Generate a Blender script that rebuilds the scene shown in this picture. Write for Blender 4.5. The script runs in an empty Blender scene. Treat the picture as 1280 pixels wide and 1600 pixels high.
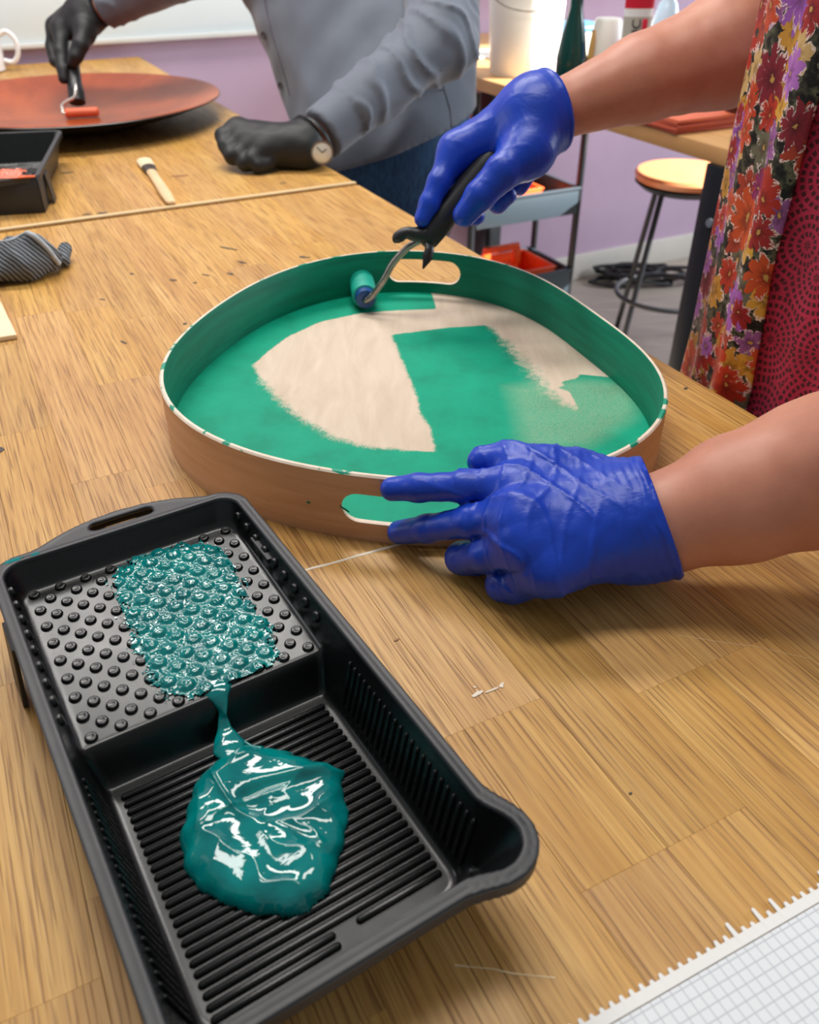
import bpy, bmesh, math, random
import numpy as np
from mathutils import Vector, Matrix
random.seed(7); RNG = np.random.default_rng(11)
SC = bpy.context.scene
COL = SC.collection

# ------------------------------------------------------------------ camera
T = 0.96                       # table top height
HC = 0.36                      # camera above the table top
FPX, HOR = 1330.0, -150.0
PITCH = math.atan((800 - HOR) / FPX)
cam_d = bpy.data.cameras.new('camera'); cam = bpy.data.objects.new('camera', cam_d); COL.objects.link(cam)
cam.location = (0, 0, T + HC); cam.rotation_euler = (math.pi / 2 - PITCH, 0, 0)
cam_d.sensor_fit = 'HORIZONTAL'; cam_d.sensor_width = 36; cam_d.lens = 36 * FPX / 1280
cam_d.clip_start = 0.02
cam_d.dof.use_dof = True; cam_d.dof.focus_distance = 0.56; cam_d.dof.aperture_fstop = 13
SC.camera = cam
# ------------------------------------------------------------------ light
SC.view_settings.view_transform = 'Standard'; SC.view_settings.look = 'None'
SC.view_settings.gamma = 1; SC.view_settings.use_curve_mapping = False
SC.view_settings.exposure = -0.1
w = bpy.data.worlds.new('room_light'); SC.world = w; w.use_nodes = True
w.node_tree.nodes['Background'].inputs[0].default_value = (0.93, 0.96, 1.0, 1)
w.node_tree.nodes['Background'].inputs[1].default_value = 0.26

def area(name, loc, target, sx, sy, watts, col=(1, 1, 1)):
    l = bpy.data.lights.new(name, 'AREA'); l.shape = 'RECTANGLE'; l.size = sx; l.size_y = sy
    l.energy = watts; l.color = col
    o = bpy.data.objects.new(name, l); COL.objects.link(o); o.location = loc
    o.rotation_euler = (Vector(target) - Vector(loc)).to_track_quat('-Z', 'Y').to_euler()
    return o
area('ceiling_lamp_a', (-0.6, 1.9, 2.75), (-0.6, 1.9, 0), 1.6, 0.42, 46, (1, 0.97, 0.92))
area('ceiling_lamp_b', (-0.1, 0.75, 2.75), (-0.1, 0.75, 0), 1.2, 0.3, 18, (1, 0.97, 0.92))
area('window_daylight_left', (-3.2, 1.9, 2.0), (0, 0.9, 0.9), 2.0, 1.3, 38, (0.95, 0.98, 1))
area('window_daylight_right', (3.4, 2.6, 1.9), (0.3, 1.5, 0.9), 1.8, 1.2, 105, (0.82, 0.92, 1))
sp = bpy.data.lights.new('sun_patch', 'SPOT'); sp.energy = 13000; sp.spot_size = math.radians(13.5); sp.spot_blend = 0.04
sp.shadow_soft_size = 0.03; sp.color = (1, 0.97, 0.9)
spo = bpy.data.objects.new('sun_through_window', sp); COL.objects.link(spo); spo.location = (5.0, 2.0, 3.6)
spo.rotation_euler = (Vector((0.72, 2.55, 0.72)) - Vector(spo.location)).to_track_quat('-Z', 'Y').to_euler()

# ------------------------------------------------------------------ coordinates
SP, CP = math.sin(PITCH), math.cos(PITCH)
def D(x, y, d):
    """photo pixel at a distance d along the camera axis -> world point"""
    a = (x - 640) / FPX; b = (800 - y) / FPX
    return np.array([a * d, d * (CP + b * SP), T + HC + d * (-SP + b * CP)])
def P(x, y, zt=0.0):
    """photo pixel on the horizontal plane zt above the table top -> world point"""
    b = (800 - y) / FPX
    d = (HC - zt) / (SP - b * CP)
    return D(x, y, d)
def PV(x, y, n, c):
    """photo pixel on the vertical plane n.xy = c"""
    q = D(x, y, 1.0); e = q - np.array([0, 0, T + HC])
    t = c / (e[0] * n[0] + e[1] * n[1]); return np.array([0, 0, T + HC]) + e * t
TA = math.radians(117.0)
UU = np.array([math.cos(TA), math.sin(TA)]); VV = np.array([UU[1], -UU[0]])
def uv(u, v, z=0.0):
    q = u * UU + v * VV; return np.array([q[0], q[1], z])
def touv(p): return float(p[0] * UU[0] + p[1] * UU[1]), float(p[0] * VV[0] + p[1] * VV[1])
V_EDGE = 0.56; U_SEAM = 1.278; U_FAR = 2.83; U_WALL = 2.87

# ------------------------------------------------------------------ materials
def lin(c):
    return tuple(((v / 255) / 12.92 if v / 255 <= 0.04045 else ((v / 255 + 0.055) / 1.055) ** 2.4) for v in c) + (1,)
class NT:
    def __init__(s, name):
        s.m = bpy.data.materials.new(name); s.m.use_nodes = True; s.t = s.m.node_tree
        s.b = s.t.nodes['Principled BSDF']
    def n(s, typ, **kw):
        nd = s.t.nodes.new(typ)
        for k, v in kw.items():
            if k.startswith('i_'):
                key = k[2:]; key = int(key) if key.isdigit() else key
                s.put(nd.inputs[key], v)
            else: setattr(nd, k, v)
        return nd
    def put(s, sock, v):
        if isinstance(v, bpy.types.NodeSocket): s.t.links.new(v, sock)
        else: sock.default_value = v
    def math(s, op, a, b=0.0, c=None, clamp=False):
        nd = s.t.nodes.new('ShaderNodeMath'); nd.operation = op; nd.use_clamp = clamp
        s.put(nd.inputs[0], a); s.put(nd.inputs[1], b)
        if c is not None: s.put(nd.inputs[2], c)
        return nd.outputs[0]
    def vmath(s, op, a, b):
        nd = s.t.nodes.new('ShaderNodeVectorMath'); nd.operation = op
        s.put(nd.inputs[0], a); s.put(nd.inputs[1], b); return nd.outputs[0]
    def mix(s, f, a, b):
        nd = s.t.nodes.new('ShaderNodeMix'); nd.data_type = 'RGBA'
        s.put(nd.inputs[0], f); s.put(nd.inputs[6], a); s.put(nd.inputs[7], b); return nd.outputs[2]
    def ramp(s, f, stops, interp='LINEAR'):
        nd = s.t.nodes.new('ShaderNodeValToRGB'); cr = nd.color_ramp; cr.interpolation = interp
        while len(cr.elements) < len(stops): cr.elements.new(0.5)
        for e, (p, c) in zip(cr.elements, stops): e.position = p; e.color = c if len(c) == 4 else tuple(c) + (1,)
        s.put(nd.inputs[0], f); return nd.outputs[0]
    def noise(s, vec, scale, detail=4, rough=0.55, dist=0.0, out=0):
        nd = s.n('ShaderNodeTexNoise', i_Scale=scale, i_Detail=detail, i_Roughness=rough, i_Distortion=dist)
        if vec is not None: s.put(nd.inputs['Vector'], vec)
        return nd.outputs[out]
    def bump(s, h, strength=0.3, dist=0.001):
        nd = s.n('ShaderNodeBump', i_Strength=strength, i_Distance=dist); s.put(nd.inputs['Height'], h)
        s.t.links.new(nd.outputs[0], s.b.inputs['Normal'])
    def obj(s): return s.n('ShaderNodeTexCoord').outputs['Object']
    def attr(s, name, out='Fac'):
        return s.n('ShaderNodeAttribute', attribute_name=name).outputs[out]
    def scale(s, vec, sc):
        return s.vmath('MULTIPLY', vec, sc)
    def base(s, v): s.put(s.b.inputs['Base Color'], v)
    def rough(s, v): s.put(s.b.inputs['Roughness'], v)
MATS = {}
def mat(name, col, rough=0.5, metal=0.0, var=0.0, vscale=20, bump=0.0, bscale=200, bdist=0.0005, coat=0.0, sss=0.0, emit=0.0, trans=0.0, spec=None):
    if name in MATS: return MATS[name]
    k = NT(name); c = lin(col); k.rough(rough); k.b.inputs['Metallic'].default_value = metal
    if var:
        f = k.noise(k.obj(), vscale, 5)
        a = tuple(v * (1 - var) for v in c[:3]) + (1,); b = tuple(min(1, v * (1 + var)) for v in c[:3]) + (1,)
        k.base(k.ramp(f, [(0.3, a), (0.7, b)]))
    else: k.base(c)
    if bump: k.bump(k.noise(k.obj(), bscale, 4), bump, bdist)
    if coat: k.b.inputs['Coat Weight'].default_value = coat; k.b.inputs['Coat Roughness'].default_value = 0.1
    if sss:
        k.b.inputs['Subsurface Weight'].default_value = sss; k.b.inputs['Subsurface Radius'].default_value = (0.006, 0.002, 0.001)
        k.b.inputs['Subsurface Scale'].default_value = 1.0
    if trans: k.b.inputs['Transmission Weight'].default_value = trans
    if spec is not None: k.b.inputs['Specular IOR Level'].default_value = spec
    MATS[name] = k.m; return k.m

# ------------------------------------------------------------------ scene graph helpers
def tag(o, label=None, cat=None, group=None, kind=None):
    if label: o['label'] = label
    if cat: o['category'] = cat
    if group: o['group'] = group
    if kind: o['kind'] = kind
    return o
def link(o, parent=None):
    COL.objects.link(o)
    if parent is not None: o.parent = parent
    return o
def thing(name, label, cat, loc=(0, 0, 0), rz=0.0, group=None):
    o = bpy.data.objects.new(name, None); COL.objects.link(o); o.empty_display_size = 0.05
    o.location = tuple(float(v) for v in loc); o.rotation_euler = (0, 0, rz)
    return tag(o, label, cat, group)
def setmat(me, m):
    if m is None: return
    for q in (m if isinstance(m, (list, tuple)) else [m]): me.materials.append(q)
def mesh_np(name, verts, faces, m=None, smooth=True):
    me = bpy.data.meshes.new(name)
    verts = np.asarray(verts, dtype=np.float32)
    if isinstance(faces, np.ndarray):
        n, k = faces.shape
        me.vertices.add(len(verts)); me.vertices.foreach_set('co', verts.ravel())
        me.loops.add(n * k); me.loops.foreach_set('vertex_index', faces.astype(np.int32).ravel())
        me.polygons.add(n); me.polygons.foreach_set('loop_start', np.arange(0, n * k, k, dtype=np.int32))
        me.update(calc_edges=True); me.validate()
    else:
        me.from_pydata([tuple(map(float, v)) for v in verts], [], [tuple(int(i) for i in f) for f in faces]); me.update()
    if smooth: me.polygons.foreach_set('use_smooth', np.ones(len(me.polygons), dtype=bool))
    setmat(me, m); return me
def bm_mesh(name, bm, m=None, smooth=False, norm=True):
    if norm: bmesh.ops.recalc_face_normals(bm, faces=bm.faces)
    me = bpy.data.meshes.new(name); bm.to_mesh(me); bm.free()
    if smooth: me.polygons.foreach_set('use_smooth', np.ones(len(me.polygons), dtype=bool))
    setmat(me, m); return me
def obj(name, me, parent=None, world=True):
    """link a mesh object; when world is True the mesh holds world coordinates and is moved into the parent's frame"""
    o = bpy.data.objects.new(name, me); link(o, parent)
    if parent is not None and world:
        M = Matrix.Identity(4); p = parent
        while p is not None:
            L = Matrix.LocRotScale(p.location, p.rotation_euler, p.scale); M = (L @ M) if p is parent else (L @ M)
            p = p.parent
        me.transform(M.inverted())
    return o
def recenter(o):
    """put the origin of a top-level mesh at its base"""
    me = o.data; co = np.empty(len(me.vertices) * 3, dtype=np.float32); me.vertices.foreach_get('co', co); co = co.reshape(-1, 3)
    c = (co.min(0) + co.max(0)) / 2; c[2] = co[:, 2].min()
    me.transform(Matrix.Translation(-Vector(c.tolist()))); o.location = c.tolist(); return o
def sharpen(o, ang=35):
    me = o.data; me.polygons.foreach_set('use_smooth', np.ones(len(me.polygons), dtype=bool))
    me.set_sharp_from_angle(angle=math.radians(ang)); return o

# ------------------------------------------------------------------ bmesh shapes
def add_box(bm, c, s, rz=0.0, bev=0.0, M=None):
    r = bmesh.ops.create_cube(bm, size=1.0); vs = r['verts']
    mt = Matrix.Translation(Vector([float(v) for v in c])) @ (M if M is not None else Matrix.Rotation(rz, 4, 'Z')) @ Matrix.Diagonal((float(s[0]), float(s[1]), float(s[2]), 1))
    bmesh.ops.transform(bm, matrix=mt, verts=vs)
    if bev:
        es = {e for v in vs for e in v.link_edges}
        bmesh.ops.bevel(bm, geom=list(es), offset=bev, segments=2, affect='EDGES', profile=0.5)
def box(name, c, s, m, parent=None, rz=0.0, bev=0.002, M=None):
    bm = bmesh.new(); add_box(bm, c, s, rz, bev, M)
    o = obj(name, bm_mesh(name, bm, m), parent)
    return sharpen(o)
def frames(pts):
    pts = [np.asarray(p, float) for p in pts]; n = len(pts); out = []
    prev = None
    for i in range(n):
        t = pts[min(i + 1, n - 1)] - pts[max(i - 1, 0)]; t = t / (np.linalg.norm(t) + 1e-12)
        if prev is None:
            a = np.array([0, 0, 1.0]) if abs(t[2]) < 0.9 else np.array([1.0, 0, 0])
            x = np.cross(a, t)
        else: x = prev - t * (prev @ t)
        x = x / (np.linalg.norm(x) + 1e-12); y = np.cross(t, x); prev = x; out.append((x, y, t))
    return out
def smooth_path(pts, n=6):
    """catmull-rom"""
    pts = [np.asarray(p, float) for p in pts]; q = [2 * pts[0] - pts[1]] + pts + [2 * pts[-1] - pts[-2]]; out = []
    for i in range(1, len(q) - 2):
        for k in range(n):
            t = k / n; a, b, c, d = q[i - 1], q[i], q[i + 1], q[i + 2]
            out.append(0.5 * ((2 * b) + (-a + c) * t + (2 * a - 5 * b + 4 * c - d) * t * t + (-a + 3 * b - 3 * c + d) * t ** 3))
    out.append(pts[-1]); return out
def tube_data(pts, rad, seg=12, flat=1.0, up=None):
    pts = [np.asarray(p, float) for p in pts]; n = len(pts)
    if np.isscalar(rad): rad = [rad] * n
    if len(rad) != n: rad = list(np.interp(np.linspace(0, 1, n), np.linspace(0, 1, len(rad)), rad))
    fr = frames(pts); vs = []; fs = []
    for p, r, (x, y, t) in zip(pts, rad, fr):
        if up is not None:
            x = np.cross(t, up); x /= np.linalg.norm(x) + 1e-9; y = np.cross(x, t)
        for k in range(seg):
            a = 2 * math.pi * k / seg; vs.append(p + x * math.cos(a) * r + y * math.sin(a) * r * flat)
    for i in range(n - 1):
        for k in range(seg):
            k2 = (k + 1) % seg; fs.append((i * seg + k, i * seg + k2, (i + 1) * seg + k2, (i + 1) * seg + k))
    fs.append(tuple(reversed(range(seg)))); fs.append(tuple(range((n - 1) * seg, n * seg)))
    return vs, fs
def tube(name, pts, rad, m, parent=None, seg=12, flat=1.0, up=None):
    vs, fs = tube_data(pts, rad, seg, flat, up); return sharpen(obj(name, mesh_np(name, vs, fs, m), parent), 50)
def lathe_data(prof, seg=48, c=(0, 0, 0), M=None):
    vs = []; fs = []
    for r, z in prof:
        for k in range(seg):
            a = 2 * math.pi * k / seg; vs.append((r * math.cos(a), r * math.sin(a), z))
    n = len(prof)
    for i in range(n - 1):
        for k in range(seg):
            k2 = (k + 1) % seg; fs.append((i * seg + k, i * seg + k2, (i + 1) * seg + k2, (i + 1) * seg + k))
    vs = np.array(vs)
    if M is not None: vs = vs @ np.array(M.to_3x3()).T
    return vs + np.asarray(c, float), fs
def lathe(name, prof, m, parent=None, c=(0, 0, 0), seg=48, M=None, ang=40):
    vs, fs = lathe_data(prof, seg, c, M); me = mesh_np(name, vs, fs, m)
    bm = bmesh.new(); bm.from_mesh(me); bmesh.ops.remove_doubles(bm, verts=bm.verts, dist=1e-6); bmesh.ops.recalc_face_normals(bm, faces=bm.faces); bm.to_mesh(me); bm.free()
    return sharpen(obj(name, me, parent), ang)
def prism(name, poly, z0, z1, m, parent=None, bev=0.0):
    """vertical prism over a plan polygon (world xy)"""
    bm = bmesh.new(); n = len(poly)
    lo = [bm.verts.new((float(p[0]), float(p[1]), z0)) for p in poly]; hi = [bm.verts.new((float(p[0]), float(p[1]), z1)) for p in poly]
    bm.faces.new(hi); bm.faces.new(list(reversed(lo)))
    for i in range(n): bm.faces.new((lo[i], lo[(i + 1) % n], hi[(i + 1) % n], hi[i]))
    if bev: bmesh.ops.bevel(bm, geom=list(bm.edges), offset=bev, segments=2, affect='EDGES')
    return sharpen(obj(name, bm_mesh(name, bm, m), parent), 40)

# ------------------------------------------------------------------ signed distance meshing
def nrm(a): return np.sqrt((a * a).sum(-1))
def cap(p, a, b, ra, rb=None):
    a = np.asarray(a, np.float32); b = np.asarray(b, np.float32); rb = ra if rb is None else rb
    ba = b - a; pa = p - a; t = np.clip(pa @ ba / max(float(ba @ ba), 1e-12), 0, 1)
    return nrm(pa - t[:, None] * ba) - (ra + (rb - ra) * t)
def ell(p, c, r, R=None):
    q = p - np.asarray(c, np.float32)
    if R is not None: q = q @ np.asarray(R, np.float32)
    r = np.asarray(r, np.float32); k0 = nrm(q / r); k1 = nrm(q / (r * r)) + 1e-9
    return k0 * (k0 - 1) / k1
def smin(a, b, k):
    h = np.maximum(k - np.abs(a - b), 0) / k; return np.minimum(a, b) - h * h * k * 0.25
def smax(a, b, k): return -smin(-a, -b, k)
def chain(p, pts, rad, k=0.003):
    d = None
    for i in range(len(pts) - 1):
        e = cap(p, pts[i], pts[i + 1], rad[i], rad[i + 1]); d = e if d is None else smin(d, e, k)
    return d
class Noise:
    def __init__(s, seed, n=14, lo=0.6, hi=1.6):
        g = np.random.default_rng(seed); v = g.normal(size=(n, 3)); v /= np.linalg.norm(v, axis=1)[:, None]
        s.k = (v * g.uniform(lo, hi, (n, 1)) * 2 * math.pi).astype(np.float32); s.f = g.uniform(0, 6.28, n).astype(np.float32); s.n = n
    def __call__(s, p, scale):
        p = np.asarray(p, np.float32)
        return np.sin((p * scale) @ s.k.T + s.f).sum(1) / math.sqrt(s.n / 2) * 0.5
NZ = Noise(3); NZ2 = Noise(5); NZ3 = Noise(9)
def sdf_mesh(f, lo, hi, h, B=8):
    lo = np.asarray(lo, float); hi = np.asarray(hi, float)
    nb = np.maximum(1, np.ceil((hi - lo) / (h * B)).astype(int)); N = nb * B + 1
    ci = np.stack(np.meshgrid(*[np.arange(n) for n in nb], indexing='ij'), -1).reshape(-1, 3)
    cc = (lo + (ci + 0.5) * B * h).astype(np.float32)
    dv = f(cc); act = np.abs(dv) < B * h * 0.95 + 0.004
    G = np.full(tuple(N), 1.0, np.float32)
    for (i, j, k), d in zip(ci, dv):
        if d < 0: G[i * B:i * B + B + 1, j * B:j * B + B + 1, k * B:k * B + B + 1] = -1.0
    off = np.stack(np.meshgrid(*[np.arange(B + 1)] * 3, indexing='ij'), -1).reshape(-1, 3)
    ca = ci[act]; CH = max(1, 400000 // len(off))
    for s in range(0, len(ca), CH):
        idx = (ca[s:s + CH, None, :] * B + off[None]).reshape(-1, 3)
        G[idx[:, 0], idx[:, 1], idx[:, 2]] = f((lo + idx * h).astype(np.float32))
    ins = G < 0
    sl = [(slice(0, -1), slice(1, None))[b] for b in (0, 1)]
    cnt = np.zeros(tuple(N - 1), np.int8)
    for a in (0, 1):
        for b in (0, 1):
            for c in (0, 1): cnt += ins[sl[a], sl[b], sl[c]]
    cells = np.argwhere((cnt > 0) & (cnt < 8))
    vid = np.full(tuple(N - 1), -1, np.int32); vid[cells[:, 0], cells[:, 1], cells[:, 2]] = np.arange(len(cells))
    acc = np.zeros((len(cells), 3)); num = np.zeros(len(cells))
    cor = [(a, b, c) for a in (0, 1) for b in (0, 1) for c in (0, 1)]
    gv = {q: G[cells[:, 0] + q[0], cells[:, 1] + q[1], cells[:, 2] + q[2]] for q in cor}
    for q in cor:
        for ax in range(3):
            if q[ax] == 0:
                r = list(q); r[ax] = 1; r = tuple(r); g0, g1 = gv[q], gv[r]; m = (g0 < 0) != (g1 < 0)
                t = np.where(m, g0 / np.where(m, g0 - g1, 1), 0); pt = np.array(q, float) + t[:, None] * (np.array(r) - np.array(q))
                acc[m] += pt[m]; num[m] += 1
    verts = lo + (cells + acc / num[:, None]) * h
    F = []
    for ax in range(3):
        a = [slice(None)] * 3; b = [slice(None)] * 3; a[ax] = slice(0, -1); b[ax] = slice(1, None)
        A = ins[tuple(a)]; Bn = ins[tuple(b)]; e = np.argwhere(A != Bn); o1, o2 = (ax + 1) % 3, (ax + 2) % 3
        ok = (e[:, o1] > 0) & (e[:, o2] > 0) & (e[:, o1] < N[o1] - 1) & (e[:, o2] < N[o2] - 1); e = e[ok]
        fl = A[e[:, 0], e[:, 1], e[:, 2]]
        def at(d1, d2):
            q = e.copy(); q[:, o1] -= d1; q[:, o2] -= d2; return vid[q[:, 0], q[:, 1], q[:, 2]]
        quad = np.stack([at(1, 1), at(0, 1), at(0, 0), at(1, 0)], 1); quad[~fl] = quad[~fl][:, ::-1]
        F.append(quad)
    F = np.concatenate(F); F = F[(F >= 0).all(1)]
    return verts, F
def relax(v, F, it=2, lam=0.5):
    e = np.concatenate([F[:, [0, 1]], F[:, [1, 2]], F[:, [2, 3]], F[:, [3, 0]]]); n = len(v)
    e = np.concatenate([e, e[:, ::-1]])
    deg = np.bincount(e[:, 0], minlength=n)[:, None] + 1e-9
    for _ in range(it):
        for l in (lam, -lam * 1.02):
            s = np.stack([np.bincount(e[:, 0], weights=v[e[:, 1], k], minlength=n) for k in range(3)], 1)
            v = v + l * (s / deg - v)
    return v
def sdf_obj(name, f, lo, hi, h, m, parent=None, it=2):
    v, F = sdf_mesh(f, lo, hi, h); v = relax(v, F, it)
    return obj(name, mesh_np(name, v, F, m), parent)
def bounds(pts, pad):
    a = np.array([np.asarray(p, float) for p in pts]); return a.min(0) - pad, a.max(0) + pad

# 2-d polygon tools
def poly_sd(Q, poly):
    """signed distance (positive inside) and nearest segment index"""
    poly = np.asarray(poly, float); n = len(poly); best = np.full(len(Q), 1e9); idx = np.zeros(len(Q), int); ins = np.zeros(len(Q), bool)
    for i in range(n):
        a, b = poly[i], poly[(i + 1) % n]; ba = b - a; pa = Q - a
        t = np.clip(pa @ ba / (ba @ ba + 1e-15), 0, 1); d = np.linalg.norm(pa - t[:, None] * ba, axis=1)
        m = d < best; best[m] = d[m]; idx[m] = i
        c = (a[1] > Q[:, 1]) != (b[1] > Q[:, 1])
        with np.errstate(divide='ignore', invalid='ignore'):
            xi = a[0] + (Q[:, 1] - a[1]) * (b[0] - a[0]) / (b[1] - a[1])
        ins ^= c & (Q[:, 0] < xi)
    return np.where(ins, best, -best), idx
# ================================================================== THE ROOM
def structure(o): o['kind'] = 'structure'; return o
k = NT('wall_lilac'); f = k.noise(k.obj(), 3.0, 4)
k.base(k.ramp(f, [(0.3, lin((184, 158, 182))), (0.7, lin((194, 168, 192)))])); k.rough(0.75); k.bump(k.noise(k.obj(), 260, 3), 0.15, 0.0006); M_WALL = k.m
k = NT('floor_vinyl'); co = k.obj()
f = k.noise(k.scale(co, (3, 40, 1)), 2.0, 6)
k.base(k.ramp(f, [(0.25, lin((150, 138, 128))), (0.75, lin((184, 172, 160)))])); k.rough(0.55); M_FLOOR = k.m
M_WHITE = mat('white_paint', (226, 228, 226), 0.5, var=0.03)
M_SKIRT = mat('skirting_paint', (205, 198, 190), 0.5, var=0.05, vscale=8)

# far wall, perpendicular to the tables
def wallbox(name, u0, u1, v0, v1, z0, z1, m, bev=0.0):
    c = uv((u0 + u1) / 2, (v0 + v1) / 2, (z0 + z1) / 2)
    return structure(recenter(box(name, c, (u1 - u0, v1 - v0, z1 - z0), m, None, TA, bev)))
wallbox('floor', -1.6, U_WALL + 0.1, -2.2, 4.2, -0.06, 0.0, M_FLOOR)
wallbox('wall_back', U_WALL, U_WALL + 0.1, -2.2, 4.2, 0.0, 2.8, M_WALL)
wallbox('baseboard_back', U_WALL - 0.018, U_WALL, -2.2, 4.2, 0.0, 0.11, M_SKIRT, 0.004)
# white panel fixed to the wall above table height
nrmw = UU
pz = PV(200, 66, nrmw, U_WALL - 0.03)[2]
wp = thing('wall_panel', 'long white panel fixed along the lilac wall above the far table', 'wall panel', uv(U_WALL - 0.02, 0.35, pz))
box('panel', uv(U_WALL - 0.012, 0.25, pz + 0.11), (0.024, 1.8, 0.21), mat('panel_white', (218, 226, 228), 0.4, var=0.02, vscale=4), wp, TA, 0.003)
box('ledge', uv(U_WALL - 0.02, 0.25, pz + 0.005), (0.04, 1.8, 0.012), mat('panel_ledge', (206, 204, 200), 0.4), wp, TA, 0.003)
box('top_panel', uv(U_WALL - 0.01, 0.25, pz + 0.42), (0.02, 1.8, 0.39), mat('panel_white2', (206, 214, 216), 0.4), wp, TA, 0.003)
# window in the back wall above the bench (out of the light stream), frame and pane
wz = T + 0.16
wn = structure(thing('window_1', 'pale window above the side bench', 'window', uv(U_WALL - 0.03, 1.95, wz)))
M_PANE = mat('window_pane', (205, 215, 222), 0.25)
box('pane', uv(U_WALL - 0.012, 1.95, wz + 0.55), (0.012, 1.5, 1.1), M_PANE, wn, TA, 0.0)
for dv, dz, sv, sz in ((0, 0, 1.6, 0.06), (0, 1.1, 1.6, 0.06), (-0.78, 0.55, 0.06, 1.1), (0.78, 0.55, 0.06, 1.1), (0.0, 0.55, 0.05, 1.1)):
    box('window_frame', uv(U_WALL - 0.02, 1.95 + dv, wz + dz), (0.04, sv, sz), M_WHITE, wn, TA, 0.003)
if 'category' in wn: del wn['category']

# ================================================================== TABLES
k = NT('oak_staves'); co = k.obj(); rnd = k.n('ShaderNodeObjectInfo').outputs['Random']
sh = k.vmath('ADD', co, k.vmath('MULTIPLY', k.n('ShaderNodeCombineXYZ', i_0=rnd, i_1=rnd, i_2=rnd).outputs[0], (37.0, 91.0, 53.0)))
big = k.noise(k.scale(sh, (5, 40, 6)), 1.0, 3, 0.5, 0.6)
pore = k.noise(k.scale(sh, (16, 620, 12)), 1.0, 2, 0.6)
fine = k.noise(k.scale(sh, (40, 1300, 30)), 1.0, 3, 0.6)
wv = k.n('ShaderNodeTexWave', wave_type='BANDS', bands_direction='Y', i_Scale=55.0, i_Distortion=5.0, i_Detail=2.0)
k.put(wv.inputs['Vector'], k.scale(sh, (0.16, 1, 1))); k.put(wv.inputs['Detail Scale'], 0.8)
c0 = k.ramp(big, [(0.25, lin((188, 139, 78))), (0.5, lin((206, 159, 96))), (0.8, lin((220, 178, 116)))])
c1 = k.mix(k.math('MULTIPLY', k.ramp(wv.outputs['Fac'], [(0.35, (0, 0, 0)), (0.75, (1, 1, 1))]), 0.28), c0, lin((168, 117, 64)))
c2 = k.mix(k.math('MULTIPLY', k.ramp(pore, [(0.52, (0, 0, 0)), (0.65, (1, 1, 1))]), 0.74), c1, lin((128, 84, 44)))
c3 = k.mix(k.math('MULTIPLY', k.ramp(fine, [(0.4, (0, 0, 0)), (0.7, (1, 1, 1))]), 0.22), c2, lin((150, 104, 58)))
r2 = k.math('FRACT', k.math('MULTIPLY', rnd, 17.31))
hs = k.n('ShaderNodeHueSaturation', i_Hue=k.math('ADD', 0.500, k.math('MULTIPLY', rnd, 0.004)), i_Saturation=k.math('ADD', 1.02, k.math('MULTIPLY', rnd, 0.06)),
         i_Value=k.math('ADD', 0.90, k.math('MULTIPLY', r2, 0.14))); k.put(hs.inputs['Color'], c3)
k.base(hs.outputs[0]); k.rough(k.math('ADD', 0.36, k.math('MULTIPLY', pore, 0.18)))
k.bump(k.math('SUBTRACT', 1.0, k.ramp(pore, [(0.5, (0, 0, 0)), (0.7, (1, 1, 1))])), 0.25, 0.0004)
M_OAK = k.m
M_CORE = mat('oak_core', (92, 60, 34), 0.8)
M_BLACKMETAL = mat('black_metal', (22, 24, 28), 0.35, spec=0.5)
PLC = {}
def plank_mesh(L, W, H=0.02):
    key = (round(L, 3), round(W, 4))
    if key in PLC: return PLC[key]
    b = 0.00012; x, y = key[0] / 2, key[1] / 2
    vs = [(sx * x, sy * y, -H) for sx, sy in ((-1, -1), (1, -1), (1, 1), (-1, 1))]
    vs += [(sx * x, sy * y, -b) for sx, sy in ((-1, -1), (1, -1), (1, 1), (-1, 1))]
    vs += [(sx * (x - b), sy * (y - b), 0) for sx, sy in ((-1, -1), (1, -1), (1, 1), (-1, 1))]
    fs = [(3, 2, 1, 0), (8, 9, 10, 11)]
    for i in range(4):
        j = (i + 1) % 4; fs += [(i, j, 4 + j, 4 + i), (4 + i, 4 + j, 8 + j, 8 + i)]
    me = mesh_np('plank', vs, fs, M_OAK, smooth=False); PLC[key] = me; return me
SW = 0.0495
def worktop(label, u0, u1, v0, seed, lens, fixed={}):
    """a table: core slab, staves laid along u, legs"""
    g = random.Random(seed); o0 = uv((u0 + u1) / 2, (v0 + V_EDGE) / 2, 0)
    t = thing('work_table', label, 'table', o0, TA)
    box('core', uv((u0 + u1) / 2, (v0 + V_EDGE) / 2, T - 0.0225), (u1 - u0 - 0.004, V_EDGE - v0 - 0.004, 0.0435), M_CORE, t, TA, 0.001)
    for uu in (u0 + 0.12, u1 - 0.12):
        for vv in (v0 + 0.1, V_EDGE - 0.1):
            box('leg', uv(uu, vv, (T - 0.045) / 2), (0.06, 0.06, T - 0.046), M_BLACKMETAL, t, TA, 0.003)
    n = int(round((V_EDGE - v0) / SW))
    for i in range(n):
        vc = V_EDGE - (i + 0.5) * SW; cuts = sorted(fixed.get(i, []))
        if not cuts:
            c = u0 + g.uniform(0.08, max(lens))
            while c < u1 - 0.07: cuts.append(c); c += g.choice(lens)
        ed = [u0] + cuts + [u1]
        for a, b in zip(ed[:-1], ed[1:]):
            L = b - a - 0.00045
            if L < 0.01: continue
            o = bpy.data.objects.new('plank', plank_mesh(L, SW - 0.00018)); link(o, t)
            q = uv((a + b) / 2, vc) - o0; ca, sa = math.cos(-TA), math.sin(-TA)
            o.location = (q[0] * ca - q[1] * sa, q[0] * sa + q[1] * ca, T + g.uniform(-0.00010, 0.0))
    return t
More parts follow.
